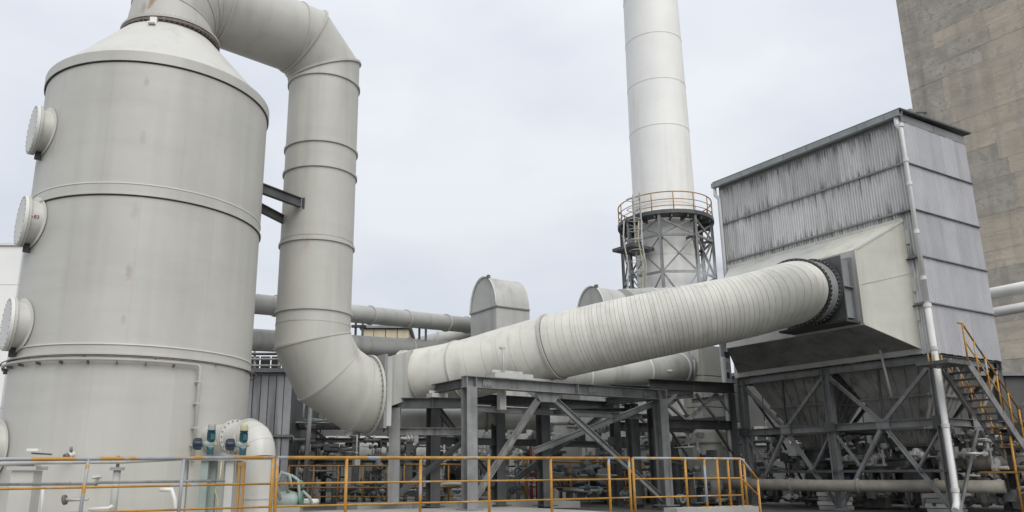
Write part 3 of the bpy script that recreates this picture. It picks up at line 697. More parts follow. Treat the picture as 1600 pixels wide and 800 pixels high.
part('silo_core', MB().add(vs, [(4, 3, 2, 1, 0), (5, 6, 7, 8, 9)] + [(k, (k + 1) % 5, 5 + (k + 1) % 5, 5 + k) for k in range(5)]), M['silo'], silo)
lampq = onplane(1420, 176, q0 - B * .9, B)
fl = thing('floodlight', lampq, 'small floodlight on a bracket jutting past the silo edge above the roof', 'floodlight')
part('lamp_head', MB().box(lampq, .55, .55, .22, A, B), M['lamp'], fl)
part('lamp_arm', MB().bar(lampq, lampq - A * .6 + B * 1.0, .08, .08), M['dark'], fl)
# two pale pipes passing in front of the silo
for (ya, yb, r_, lab) in ((459, 447, .24, 'upper of two pale pipes crossing in front of the concrete silo'), (489, 478, .2, 'lower of two pale pipes crossing in front of the concrete silo')):
    a = at(1500, ya + 9, 33); b = at(1660, yb - 9, 29.5)
    part('service_pipe', MB().tube([a, b], r_, 20), M['cone'], None, lab, 'pipe', 'pipes in front of the silo')

# ------------------------------------------------------------------ duct support frame (front plane along B, rear plane behind it)
N1 = at(733, 588, 21.2); FZ = N1.z; N1.z = 0
R1 = onplane(1030, 605, N1, A); FL_ = (R1 - N1).dot(B)
def fp(b, a, z): return N1 + B * b + A * a + Z * z
frame = thing('duct_support_frame', fp(FL_ / 2, 1, 0), 'grey steel portal frame with diagonal braces carrying the banded duct', 'steel frame')
cw = .31
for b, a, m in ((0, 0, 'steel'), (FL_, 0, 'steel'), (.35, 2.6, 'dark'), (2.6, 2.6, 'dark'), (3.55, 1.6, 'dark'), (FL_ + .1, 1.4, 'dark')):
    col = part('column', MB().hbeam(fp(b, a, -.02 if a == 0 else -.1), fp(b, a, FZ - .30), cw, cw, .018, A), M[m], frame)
    part('base_plate', MB().box(fp(b, a, .015), .56, .50, .03, A, B), M[m], col)
    if a == 0:
        for q in (-.16, .16): part('web_stiffener', MB().box(fp(b + q * .85, a, FZ - .15), .30, .02, .26, A, B), M[m], frame)
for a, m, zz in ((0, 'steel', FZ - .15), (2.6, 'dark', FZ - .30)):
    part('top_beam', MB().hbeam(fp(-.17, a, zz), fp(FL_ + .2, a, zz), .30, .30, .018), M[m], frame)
for b in (0, FL_): part('tie_beam', MB().hbeam(fp(b, .15, FZ - .16), fp(b, 2.5, FZ - .16), .24, .22, .016), M['dark'], frame)
part('web_stiffener', MB().box(fp(FL_ * .52, 0, FZ - .15), .30, .02, .26, A, B), M['steel'], frame)
part('tie_beam', MB().hbeam(fp(.2, .6, FZ - .78), fp(FL_ - .2, .6, FZ - .78), .16, .18, .014), M['steel'], frame)
part('tie_beam', MB().hbeam(fp(.3, 2.6, 1.85), fp(FL_, 2.6, 1.85), .2, .2, .014), M['dark'], frame)
def fbr(b0, a0, z0, b1, a1, z1, m='steel', wd=.17): part('brace', MB().prof(fp(b0, a0, z0), fp(b1, a1, z1), [(-wd / 2, -.04), (wd / 2, -.04), (wd / 2, .05), (wd / 2 - .015, .05), (wd / 2 - .015, -.025), (-wd / 2 + .015, -.025), (-wd / 2 + .015, .05), (-wd / 2, .05)], -A), M[m], frame)
fbr(2.35, .02, FZ - .36, .16, .02, .30)
fbr(2.75, .06, FZ - .40, FL_ - .05, .06, .16)
fbr(2.9, 1.2, 1.55, FL_ - .1, .2, FZ - .4)
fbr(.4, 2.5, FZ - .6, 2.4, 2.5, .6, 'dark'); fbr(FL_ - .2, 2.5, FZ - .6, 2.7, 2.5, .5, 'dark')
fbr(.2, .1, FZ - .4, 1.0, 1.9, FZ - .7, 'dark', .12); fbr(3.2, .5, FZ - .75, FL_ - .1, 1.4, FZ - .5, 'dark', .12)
part('gusset_plate', MB().add([fp(2.1, -.02, FZ - .31), fp(3.0, -.02, FZ - .31), fp(2.8, -.02, FZ - .56), fp(2.3, -.02, FZ - .56), fp(2.1, .0, FZ - .31), fp(3.0, .0, FZ - .31), fp(2.8, .0, FZ - .56), fp(2.3, .0, FZ - .56)], [(0, 1, 2, 3), (7, 6, 5, 4), (0, 4, 5, 1), (1, 5, 6, 2), (2, 6, 7, 3), (3, 7, 4, 0)]), M['steel'], frame)
# saddles between duct and beams
def saddle(c, wdt, dep, ht, label, m='pale'):
    t = thing('duct_saddle', c, label, 'saddle', 'saddles under the banded duct')
    part('base_block', MB().box(c + Z * (ht * .3), wdt, dep, ht * .6, B, A), M[m], t)
    part('web_plate', MB().box(c + Z * (ht * .8) + A * .1, wdt * .8, .04, ht * .5, B, A), M[m], t)
    return t
saddle(fp(1.35, .1, FZ + .005), 1.25, .5, .24, 'pale steel saddle on the long portal beam beside the near column')
sd1 = saddle(fp(2.35, .35, FZ + .005), .9, .4, .16, 'smaller pale saddle on the portal beam under the duct ring', 'pale')
prp = thing('duct_prop', fp(1.1, .1, FZ + .15), 'thin upright prop standing on the saddle against the duct flange', 'prop')
part('rod', MB().tube([fp(1.15, .08, FZ + .15), fp(1.15, .10, FZ + .85)], .035, 8), M['pale'], prp)
part('top_pad', MB().box(fp(1.15, .12, FZ + .86), .14, .1, .05, B, A), M['pale'], prp)
part('drop_post', MB().box(fp(1.25, .35, FZ - .55), .20, .16, .5, B, A), M['pale'], frame)

# smaller frame to the left, under the start of the duct
c2 = at(618, 622, 22.6); z2 = c2.z; c2.z = 0
left = thing('duct_trestle', c2 + Z * .1, 'grey steel trestle with one tall column beside the gooseneck bend', 'steel frame')
e2 = onplane(724, 627, c2, V((0, 1, 0))); 
part('column', MB().hbeam(c2 + Z * .1, c2 + Z * (z2 - .28), .30, .30, .018, V((0, 1, 0))), M['steel'], left)
part('base_plate', MB().box(c2 + Z * .12, .5, .5, .03), M['steel'], left)
part('top_beam', MB().hbeam(V((c2.x - .15, c2.y, z2 - .14)), V((e2.x, c2.y, z2 - .14)), .28, .26, .016), M['dark'], left)
for q in (.05, .55): part('web_stiffener', MB().box(V((c2.x + q * (e2.x - c2.x), c2.y, z2 - .14)), .02, .27, .24), M['dark'], left)
part('lower_beam', MB().hbeam(V((c2.x + .1, c2.y + .1, at(620, 674, 22.6).z)), V((e2.x, c2.y + .1, at(620, 674, 22.6).z)), .2, .2, .014), M['steel'], left)
part('brace', MB().angle(V((c2.x + .1, c2.y + .2, .35)), V((c2.x + 2.0, c2.y + 1.2, 1.9)), .14, .016), M['dark'], left)
saddle(V((at(683, 622, 22.6).x, c2.y, z2 + .005)), .50, .35, .2, 'small grey saddle block on the trestle beam left of the portal frame')
udr = thing('lower_duct', at(660, 655, 24.5), 'sooty round duct lying in the shadow below the banded duct', 'duct')
part('duct_shell', MB().tube([at(560, 655, 24.8), at(850, 655, 25.2)], .32, 28), M['pale'], udr)
for px in (600, 690, 760): part('ring_flange', MB().collar(at(px, 655, 24.9), .30, .38, .05, (at(850, 655, 25.2) - at(560, 655, 24.8)).normalized(), 28), M['bolt'], udr)

# truss bridge between the portal frame and the filter house
t0 = at(1014, 592, 25.4); t1 = at(1146, 597, 26.6); dz = t0.z - 2.45
tr = thing('pipe_bridge', V((t0.x, t0.y, 2.3)), 'dark steel truss bridge linking the portal frame to the filter house', 'truss')
tb = V((t1.x, t1.y, t0.z)); bk = A * 1.8
for off, m in ((V(), 'dark'), (bk, 'dark')):
    part('top_chord', MB().hbeam(t0 - Z * .17 + off, tb - Z * .17 + off, .32, .26, .016), M['black' if not off.length else m], tr)
    part('bottom_chord', MB().hbeam(t0 - Z * dz + off, tb - Z * dz + off, .28, .24, .016), M['black' if not off.length else m], tr)
    u = tb - t0
    for f0_, f1_, za, zb_ in ((.03, .42, .36, dz - .12), (.42, .8, dz - .12, .36), (.8, .98, .36, dz - .2), (.3, .02, .45, dz - .2), (.55, .8, .4, dz - .1)):
        part('brace', MB().angle(t0 + u * f0_ - Z * za + off + A * .03, t0 + u * f1_ - Z * zb_ + off + A * .03, .11, .014), M['steel'], tr)
for f in (.06, .5, .95):
    part('cross_beam', MB().hbeam(t0 + (tb - t0) * f - Z * .45 + A * .1, t0 + (tb - t0) * f - Z * .45 + A * 1.7, .14, .14, .012), M['steel'], tr)
    part('cross_beam', MB().bar(t0 + (tb - t0) * f - Z * (dz - .25) + A * .1, t0 + (tb - t0) * f - Z * (dz - .25) + A * 1.7, .1, .14), M['dark'], tr)
for a_, f in ((0, .02), (1.8, .02), (0, .93)): part('column', MB().hbeam(V((t0 + (tb - t0) * f + A * a_).xy.to_3d()) - Z * .1, t0 + (tb - t0) * f + A * a_ - Z * .36, .26, .26, .016), M['dark'], tr)
for f in (.2, .75): part('knee_brace', MB().angle(t0 + u * f - Z * (dz + .12), t0 + u * (f + .2) - Z * (dz + 1.0), .1, .014), M['dark'], tr)

# ------------------------------------------------------------------ chimney stack with its platform and lattice collar
SY = 41.0; s_top = at(1017, 0, SY); SC = at(1041, 420, SY); SC.z = 0
sa = at(1036, 300, SY)
SCC = V((sa.x, sa.y, 0)); mpx = SY * 1.0
def width_r(pxw, py):
    p, q = at(1035 - pxw / 2, py, SY), at(1035 + pxw / 2, py, SY); return (q - p).length / 2
zt = at(1036, -120, SY).z; z3 = at(1036, 300, SY).z; z4 = at(1040, 470, SY).z
ra = width_r(82, 0); rb = width_r(95, 300); z0_ = at(1017, 0, SY).z
slope = (rb - ra) / (z0_ - z3)
stack = thing('chimney_stack', SCC - Z * .1, 'tall white tapering chimney stack rising into the overcast sky', 'chimney')
zc = [-.1, at(1040, 520, SY).z, at(1040, 408, SY).z, at(1037, 330, SY).z, at(1035, 212, SY).z, at(1028, 142, SY).z, at(1024, 72, SY).z, at(1019, 5, SY).z, at(1019, -70, SY).z, at(1019, -260, SY).z]
def rz(z): return rb + (z3 - z) * slope if z > z3 - .6 else rb * .985
for i in range(len(zc) - 1):
    part('stack_shell', MB().lathe(SCC, [(rz(zc[i]) , zc[i]), (rz(zc[i + 1]), zc[i + 1])], 96), M['white'], stack)
    if i > 0: part('weld_seam', MB().collar(SCC + Z * zc[i], rz(zc[i]) - .05, rz(zc[i]) + .012, .03, Z, 96), M['cone'], stack)
zp = at(1040, 354, SY).z                                              # platform level
PR = width_r(144, 338)
part('skirt_flange', MB().collar(SCC + Z * (zp + .35), rb - .05, rb + .12, .12, Z, 72), M['white'], stack)
sp_ = thing('stack_platform', SCC + Z * zp, 'round dark steel gallery with a yellow railing circling the white chimney', 'platform')
part('floor_ring', MB().collar(SCC + Z * zp, rb + .08, PR, .10, Z, 40), M['dark'], sp_)
part('toe_board', MB().collar(SCC + Z * (zp + .06), PR - .02, PR + .03, .20, Z, 40), M['dark'], sp_)
for j in range(18):
    d = azv(j * 20 + 7); part('floor_beam', MB().bar(SCC + d * (rb + .05) + Z * (zp - .13), SCC + d * (PR - .05) + Z * (zp - .13), .08, .16), M['dark'], sp_)
for h_, r_ in ((1.12, .03), (.72, .022), (.38, .022)):
    part('hand_rail' if h_ > 1 else 'mid_rail', MB().tube([SCC + azv(j * 9) * (PR - .04) + Z * (zp + h_) for j in range(41)], r_, 6), M['oldyel'], sp_)
for j in range(14):
    d = azv(j * 360 / 14 + 4); part('rail_post', MB().tube([SCC + d * (PR - .04) + Z * zp, SCC + d * (PR - .04) + Z * (zp + 1.12)], .028, 6), M['oldyel'], sp_)
lat = thing('stack_lattice', SCC - Z * .1, 'dark steel lattice collar of legs and cross braces round the chimney foot', 'lattice')
LR = PR - .12; nl = 8
zl = [at(1040, 520, SY).z, at(1040, 440, SY).z, at(1040, 385, SY).z, zp - .2]
legd = [azv(180 + 22 + j * 45) for j in range(nl)]
for j in range(nl):
    part('leg', MB().hbeam(SCC + legd[j] * LR - Z * .1, SCC + legd[j] * LR + Z * (zp - .06), .15, .15, .012, legd[j]), M['steel'], lat)
    a, b = legd[j] * LR, legd[(j + 1) % nl] * LR
    for q in range(3):
        part('ring_beam', MB().bar(SCC + a + Z * zl[q], SCC + b + Z * zl[q], .08, .12), M['steel'], lat)
        part('brace', MB().angle(SCC + a + Z * zl[q], SCC + b + Z * zl[q + 1], .075, .012), M['steel'], lat)
        part('brace', MB().angle(SCC + b * .99 + Z * zl[q], SCC + a * .99 + Z * zl[q + 1], .075, .012), M['steel'], lat)
    part('tie_bar', MB().bar(SCC + legd[j] * rb + Z * zl[2], SCC + a + Z * zl[2], .08, .12), M['dark'], lat)
ld = azv(236)
lnd = SCC + ld * (LR + .2) + Z * at(965, 402, SY).z
part('side_landing', MB().box(lnd, 1.6, 1.4, .16, ld, azv(326)), M['dark'], lat)
lad = thing('caged_ladder', SCC + azv(226) * (LR + .25) - Z * .1, 'weathered caged ladder climbing the left side of the chimney lattice', 'ladder')
lx = azv(226 + 90); lc = SCC + azv(226) * (LR + .28)
for q in (-.20, .20): part('ladder_rail', MB().bar(lc + lx * q - Z * .1, lc + lx * q + Z * (zp + 1.2), .05, .07), M['pale'], lad)
for j in range(0, 42): part('rung', MB().bar(lc - lx * .22 + Z * (.4 + j * .34), lc + lx * .22 + Z * (.4 + j * .34), .03, .03), M['pale'], lad) if .4 + j * .34 < zp + 1 else None
for j in range(9):
    zz = zl[1] + j * .55
    if zz < zp + .9: part('cage_hoop', MB().tube([lc + azv(226) * (.32 - .32 * math.cos(math.pi * k / 8 * 2 - 0) * 1) + lx * (.34 * math.sin(math.pi * 2 * k / 8)) + Z * zz for k in range(9)], .02, 6), M['pale'], lad)
for k_, (px, r_, m) in enumerate(((1004, .035, 'brass'), (1009, .03, 'pale'), (981, .035, 'pale'), (1090, .03, 'dark'))):
    a = at(px, 460, SY - 2.2); b = at(px - 6, 345, SY - 2.2)
    part('riser_pipe', MB().tube([V((a.x, a.y, -.1)), a, a.lerp(b, .4) + V((.1, 0, 0)), a.lerp(b, .75) - V((.08, 0, 0)), b], r_, 8), M[m], None,
         ['yellowish riser pipe climbing in front of the chimney lattice', 'thin pale riser pipe beside the yellowish one on the chimney', 'pale riser pipe next to the caged ladder of the chimney', 'dark riser pipe at the right side of the chimney lattice'][k_], 'pipe', 'risers on the chimney')

# ------------------------------------------------------------------ arched ventilation cowls behind the duct
def cowl(px0, px1, pytop, pyspring, pybase, Y, length, label, seam=True):
    c0 = at(px1, pybase, Y); n = B
    lft = onplane(px0, pybase, c0, n); wd = (lft - c0).length
    zs = onplane(px1, pyspring, c0, n).z; zb0 = -.1
    e0 = V((c0.x, c0.y, 0)); ax = (lft - c0); ax.z = 0; ax.normalize(); r_ = wd / 2; m_ = e0 + ax * r_; rise = onplane((px0 + px1) / 2, pytop, c0, n).z - zs
    t = thing('arched_cowl', m_ + Z * zb0, label, 'ventilation cowl', 'arched cowls behind the banded duct')
    prof = [e0 + Z * zs] + [m_ - ax * (math.cos(math.pi * k / 20) * r_) + Z * (zs + math.sin(math.pi * k / 20) * rise) for k in range(1, 20)] + [e0 + ax * wd + Z * zs]
    # barrel
    vs = prof + [p + B * length for p in prof]; k = len(prof)
    part('curved_top', MB().add(vs, [(i, i + 1, k + i + 1, k + i) for i in range(k - 1)], True), M['pale'], t)
    ins = [m_ + Z * zs + (p - m_ - Z * zs) * .985 - B * -.03 for p in prof]
    part('arched_face', MB().add(ins + [p + B * .05 for p in ins], [tuple(range(k)), tuple(range(2 * k - 1, k - 1, -1))]), M['pale'], t)
    vs = [e0, e0 + ax * wd, e0 + ax * wd + B * length, e0 + B * length]
    low = [p + Z * zb0 for p in vs]; hi = [p + Z * (zs - .015) for p in vs]
    part('lower_box', MB().add(low + hi, [(0, 1, 2, 3), (7, 6, 5, 4)] + [(i, (i + 1) % 4, 4 + (i + 1) % 4, 4 + i) for i in range(4)]), M['pale'], t)
    part('seam_angle', MB().bar(e0 - B * .03 + Z * zs - ax * .03, e0 - B * .03 + ax * (wd + .03) + Z * zs, .04, .05), M['flash'], t)
    part('seam_angle', MB().bar(e0 - ax * .03 + Z * zs, e0 - ax * .03 + B * length + Z * zs, .04, .05), M['flash'], t)
    rim = MB(); o2 = [m_ + Z * zs + (p - m_ - Z * zs) * 1.02 - B * .02 for p in prof]; rim.tube(o2, .025, 6)
    part('arch_rim', rim, M['cone'], t)
    part('lug', MB().box(o2[7] + Z * .06, .14, .1, .12, A, B), M['bolt'], t)
    return t
cowl(736, 776, 433, 478, 525, 30.0, 1.55, 'pale arched sheet metal cowl standing alone behind the duct')
cowl(903, 948, 447, 492, 520, 31.0, 4.2, 'long barrel-topped cowl half hidden behind the banded duct', False)
rb_ = thing('barrel_casing', at(1100, 440, 33), 'stained barrel-shaped casing at the chimney foot behind the duct', 'casing')
bc = at(1040, 500, 33.5); part('casing_shell', MB().tube([bc - B * 2.4, bc + B * 4.0 + Z * .9], 1.05, 36), M['pale'], rb_)
for q in (-.9, .3, 1.5, 2.6): part('casing_band', MB().collar(bc + B * q + Z * (.14 * (q + 2.4)), 1.02, 1.09, .06, (B + Z * .14).normalized(), 36), M['cone'], rb_)
part('casing_leg', MB().box(V((bc.x, bc.y, bc.z / 2 - .4)), 1.2, 1.2, bc.z - .8, A, B), M['dark'], rb_)

# ------------------------------------------------------------------ far pipes running along the plant
def run(name, pts, r, m, label, rings=(), group=None, n=24):
    t = thing(name, pts[0], label, 'pipe', group)
    part('pipe_run', MB().tube(pts, r, n), M[m], t)
    for f in rings:
        i = min(int(f), len(pts) - 2); d = (pts[i + 1] - pts[i]).normalized(); c = pts[i].lerp(pts[i + 1], f - i)
        part('pipe_flange', MB().collar(c, r - .02, r + .04, .07, d, n), M[m], t)
    return t
u0 = at(400, 475, 25.0); u1 = at(742, 509, 33.5)
run('main_pipe', [u0 - (u1 - u0) * .3, u0, u1], .325, 'pale', 'upper pale pipe running behind the gooseneck toward the arched cowl', (1.07, 1.45, 1.62, 1.83, 1.95), 'long pipes behind the tank')
l0 = at(396, 531, 26); l1 = at(720, 548, 33.5)
run('main_pipe', [l0 - (l1 - l0) * .3, l0, l1], .37, 'pale', 'lower pale pipe running behind the gooseneck above the grey shed', (1.3, 1.7), 'long pipes behind the tank')
run('branch_pipe', [at(655, 540, 35), at(700, 528, 34.6), at(760, 512, 34)], .36, 'pale', 'short branch pipe slanting up behind the upper main pipe', (.7,))
for px, lab in ((561, 'twin pipe hanger next to the gooseneck'), (660, 'twin pipe hanger left of the arched cowl')):
    a = at(px, 505, 29.5 if px < 600 else 31.7); t = thing('pipe_hanger', V((a.x, a.y, a.z - 1.3)), lab, 'hanger', 'pipe hangers')
    for q in (-.12, .14): part('hanger_post', MB().bar(a + V((q, 0, .1)), a + V((q, 0, -1.25)), .07, .07), M['steel'] if q > 0 else M['dark'], t)
    part('hanger_shoe', MB().box(a + V((0, 0, -.12)), .55, .2, .08), M['dark'], t)
far = thing('far_building', at(603, 600, 70), 'distant cream building with a low grey roof beyond the pipes', 'building')
fa = at(566, 513, 70); fb_ = at(639, 514, 70)
for i in range(4):
    x0 = fa.x + (fb_.x - fa.x) * i / 4; x1 = fa.x + (fb_.x - fa.x) * (i + 1) / 4
    part('wall_panel', MB().box(((x0 + x1) / 2, fa.y + 3, fa.z / 2 - .4), x1 - x0 - .06, 6, fa.z + .6), M['farw'], far)
part('roof', MB().box(((fa.x + fb_.x) / 2, fa.y + 3, fa.z + .1), fb_.x - fa.x + .5, 6.6, .22), M['flash'], far)
part('roof_vent', MB().lathe((fb_.x - 1.2, fa.y + 2, fa.z + .1), [(.5, 0), (.5, .7), (.8, .75), (.5, 1.2), (0, 1.25)], 20), M['farw'], far)
wb = at(36, 384, 38)
wt = thing('white_silo_house', V((wb.x - 4, wb.y, -.1)), 'plain white cladded block standing far left behind the tank', 'building')
for i in range(6):
    zz = wb.z * i / 6; part('wall_panel', MB().box((wb.x - 4, wb.y + 4, zz + wb.z / 12), 8, 8, wb.z / 6 - .02), M['white'], wt)
part('roof_cap', MB().box((wb.x - 4, wb.y + 4, wb.z + .06), 8.2, 8.2, .12), M['cone'], wt)

# ------------------------------------------------------------------ front guard rail, three lengths
RA = math.degrees(math.atan2(B.x, B.y))
def zline(px, lo, hi, a=0, b=1160): return lo + (hi - lo) * (px - a) / (b - a)
def rp(px, kind):
    p = railpt(px); p.z = dict(top=zline(px, 1.03, 1.175), mid=zline(px, .68, .80), low=zline(px, .375, .47), base=.0 if px < 1040 else .26)[kind]; return p
def guard(px0, px1, posts, label, mats, low=True, drop=False):
    base = rp(px0, 'base')
    t = thing('guard_rail', base, label, 'guard rail', 'guard rails along the concrete deck')
    for kind, r_, m in (('top', .025, mats[0]), ('mid', .015, mats[1]), ('low', .014, mats[1])):
        pts = [rp(px0, kind), rp(px1, kind)]
        if drop and kind == 'top': pts += [rp(px1, kind) + B * .06 - Z * .01, rp(px1, kind) + B * .36 - A * .1 - Z * .40]
        if drop and kind == 'mid': pts += [rp(px1, kind) + B * .36 - A * .1 - Z * .36]
        part({'top': 'top_rail', 'mid': 'mid_rail', 'low': 'low_rail'}[kind], MB().tube(pts, r_, 12), M[m], t)
    for i, (px, m, lean) in enumerate(posts):
        a = rp(px, 'base') + B * lean; b = rp(px, 'top')
        part('rail_post', MB().tube([a, b], .0235, 12), M[m], t)
        part('foot_plate', MB().box(a + Z * .006, .14, .14, .012, A, B), M['worn'], t)
    if drop:
        q = rp(px1, 'top') + B * .36 - A * .1 - Z * .40
        part('rail_post', MB().tube([q, V((q.x, q.y, -.8))], .024, 12), M['yellow'], t)
    return t
guard(-330, 427, [(-330, 'yellow', 0), (-160, 'yellow', 0), (-15, 'worn', 0), (135, 'worn', -.04), (285, 'worn', -.02), (425, 'yellow', 0)], 'worn yellow and grey guard rail length in front of the tank', ('worn', 'yellow'))
guard(430, 985, [(432, 'yellow', 0), (541, 'yellow', 0), (657, 'yellow', 0), (764, 'yellow', 0), (861, 'yellow', 0), (952, 'worn', 0), (984, 'yellow', 0)], 'bright yellow middle length of guard rail in front of the gooseneck and portal frame', ('yellow', 'yellow'))
guard(990, 1158, [(990, 'yellow', 0), (1072, 'yellow', 0), (1102, 'yellow', 0), (1122, 'yellow', 0), (1139, 'yellow', 0), (1158, 'yellow', 0), (1164, 'yellow', 0)], 'end length of guard rail dropping to a sloping stair rail at the deck corner', ('worn', 'yellow'), drop=True)

# ------------------------------------------------------------------ inlet elbow on the right of the tank
ev = at(406, 715, 15.7); zt_ = at(406, 680, 15.7).z
er = .295; Re = .42
din = azv(138)
elbow = thing('inlet_elbow', V((ev.x, ev.y, -.8)), 'pale elbow pipe leaving the tank side and turning down', 'pipe')
M['gloss'] = mat('satin_pale_paint', (0.56, 0.55, 0.505), 0.36, 0.06, 1.0, 0.2, 4, dirt=(0.33, 0.31, 0.27), rust=0.1, bump=0.08, bscale=3)
c0 = V((ev.x, ev.y, zt_)) - din * Re
arc = [c0 - Z * Re + din * (math.sin(a) * Re) + Z * (math.cos(a) * Re) for a in [i * math.pi / 12 for i in range(7)]]
part('horizontal_leg', MB().tube([c0 - din * 2.9, arc[0]], er - .01, 36, False), M['gloss'], elbow)
part('bend', MB().tube(arc, er, 36, False), M['gloss'], elbow)
for i in (2, 4): part('weld_seam', MB().collar(arc[i], er - .03, er + .004, .015, (arc[i + 1] - arc[i - 1]).normalized(), 40), M['pale'], elbow)
part('vertical_leg', MB().tube([arc[-1], V((ev.x, ev.y, -.8))], er - .006, 36, False), M['gloss'], elbow)
for off, rr_ in ((.06, .05), (.62, .055), (.70, .055)):
    part('pipe_flange', MB().collar(c0 - din * off, er - .02, er + rr_, .035, din, 40), M['gloss'], elbow)
mb = MB(); u_ = din.cross(Z)
for j in range(20):
    a = 2 * math.pi * j / 20; p = c0 - din * .66 + (u_ * math.cos(a) + Z * math.sin(a)) * (er + .03); mb.tube([p - din * .08, p + din * .08], .012, 6)
part('flange_bolts', mb, M['bolt'], elbow, kind='stuff')
for zz in (arc[-1].z - .02, .42): part('weld_seam', MB().collar(V((ev.x, ev.y, zz)), er - .03, er + .004, .02, Z, 40), M['pale'], elbow)

# ------------------------------------------------------------------ two motorised valves on a stand in front of the tank
def valve(px, py, label, top):
    c = at(px, py, 14.6)
    t = thing('motor_valve', c, label, 'valve', 'motor valves on the stand')
    ax = azv(250)                                                     # the hand wheel end points left and toward the deck
    part('valve_body', MB().tube([c - Z * .02, c + Z * .10, c + Z * .16], [.085, .085, .10], 16), M['teal'], t)
    part('stem_yoke', MB().box(c + Z * .20, .13, .13, .10, ax, ax.cross(Z)), M['mint'], t)
    b_ = part('gear_housing', MB().tube([c + Z * .24 - ax * .09, c + Z * .24 + ax * .10, c + Z * .24 + ax * .22], [.075, .085, .06], 18), M['mint'], t)
    part('end_cap', MB().tube([c + Z * .24 - ax * .16, c + Z * .24 - ax * .09], [.04, .065], 12), M['brass'], b_)
    wl = part('hand_wheel', MB().lathe(c + Z * .24 + ax * .22, [(.05, 0), (.13, 0), (.14, .02), (.14, .17), (.12, .21), (.04, .22)], 20, ax), M['navy'], t)
    mb = MB()
    for j in range(10):
        a = 2 * math.pi * j / 10; p = c + Z * .24 + ax * .30 + (ax.cross(Z) * math.cos(a) + Z * math.sin(a)) * .142; mb.bar(p - ax * .07, p + ax * .08, .022, .022)
    part('wheel_ribs', mb, M['navy'], wl, kind='stuff')
    part('motor', MB().lathe(c + Z * .30, [(.09, 0), (.09, .26), (.105, .26), (.105, .29)], 20), M['teal'], t)
    mb = MB()
    for j in range(14):
        a = 2 * math.pi * j / 14; d = V((math.cos(a), math.sin(a), 0)); mb.bar(c + d * .095 + Z * .34, c + d * .095 + Z * .54, .012, .022, d)
    part('cooling_fins', mb, M['teal'], t, kind='stuff')
    part('motor_cap', MB().lathe(c + Z * .585, [(.10, 0), (.10, .12), (.085, .16), (.04, .175), (0, .175)], 20), M[top], t)
    t.scale = (.70, .70, .70)
    part('junction_box', MB().box(c + Z * .42 + azv(150) * .12, .10, .08, .14, azv(60), azv(150)), M['teal'], t)
    return t
valve(328, 709, 'teal motor valve with a whitish cap on the stand farther from the elbow', 'lamp')
valve(379, 710, 'teal motor valve with a yellowish cap on the stand beside the elbow pipe', 'brass')
vp = at(328, 714, 14.6)
stand = thing('valve_stand', V((vp.x, vp.y, 0)), 'pale steel stand with a flat top carrying the two motor valves', 'stand')
sa_ = at(281, 712, 14.6); sb_ = at(388, 714, 14.6)
part('top_plate', MB().box(((sa_.x + sb_.x) / 2, vp.y, vp.z - .035), sb_.x - sa_.x, .42, .05), M['cone'], stand)
for px, wd, m, dy in ((286, .10, 'pale', .12), (323, .13, 'mint', -.08), (331, .12, 'mint', .1), (362, .14, 'pale', -.08), (351, .07, 'pale', .14), (371, .08, 'pale', .1)):
    q = at(px, 730, 14.6); part('leg', MB().box((q.x, vp.y + dy, (vp.z - .06) / 2), wd, .10, vp.z - .06), M[m], stand)
for px in (376, 383): q = at(px, 730, 14.5); part('edge_post', MB().box((q.x, vp.y - .16, (vp.z - .12) / 2), .04, .05, vp.z - .12), M['oldyel'], stand)
part('edge_post', MB().box((at(379, 730, 14.5).x, vp.y - .16, vp.z - .13), .13, .06, .07), M['oldyel'], stand)
hz = thing('loose_hose', at(345, 790, 14.2), 'thin tan hose hanging below the valve stand', 'hose')
part('hose_line', MB().tube([at(346, 722, 14.35), at(344, 745, 14.3), at(336, 765, 14.3), at(341, 785, 14.3), at(338, 800, 14.3)], .014, 8), M['brass'], hz)

# ------------------------------------------------------------------ small things on the deck in front of the tank
cp = at(44, 726, 14.2)
colm = thing('support_post', V((cp.x, cp.y, 0)), 'broad pale box post with a capped top in front of the tank', 'post')
part('post_body', MB().box((cp.x, cp.y, cp.z / 2 - .05), .38, .30, cp.z - .1), M['tank'], colm)
part('cap_plate', MB().box((cp.x, cp.y, cp.z - .06), .50, .42, .06), M['pale'], colm)
part('cap_block', MB().box((cp.x + .02, cp.y, cp.z + .02), .30, .26, .09), M['tank'], colm)
gp = at(184, 727, 14.4)
gpost = thing('pipe_post', V((gp.x, gp.y, 0)), 'slim pale pipe post with a bolted head in front of the tank', 'post')
part('post_pipe', MB().tube([V((gp.x, gp.y, 0)), V((gp.x, gp.y, gp.z - .04))], .062, 14), M['pale'], gpost)
part('head_flange', MB().collar(V((gp.x, gp.y, gp.z - .06)), .02, .12, .05, Z, 20), M['pale'], gpost)
part('head_bolt', MB().tube([V((gp.x, gp.y, gp.z - .03)), V((gp.x, gp.y, gp.z + .16))], .03, 8), M['steel'], gpost)
def deckpipe(name, pts, r, m, label, cat='pipe', group=None, n=10):
    return part(name, MB().tube(pts, r, n), M[m], None, label, cat, group)
deckpipe('conduit', [at(-40, 757, 13.6), at(150, 756, 13.6), at(152, 754, 13.6), at(352, 751, 14.2)], .024, 'steel', 'grey conduit running level along the tank front behind the rail', 'conduit')
deckpipe('feed_pipe', [at(-40, 727, 14.0), at(60, 722, 14.0), at(190, 721, 14.2), at(282, 716, 14.6)], .04, 'pale', 'pale feed pipe just under the top rail in front of the tank')
deckpipe('drain_pipe', [at(250, 765, 13.9), at(268, 765, 13.9), at(273, 780, 13.9), at(275, 815, 13.9)], .035, 'cone', 'small white drain pipe bending down below the valve stand left leg')
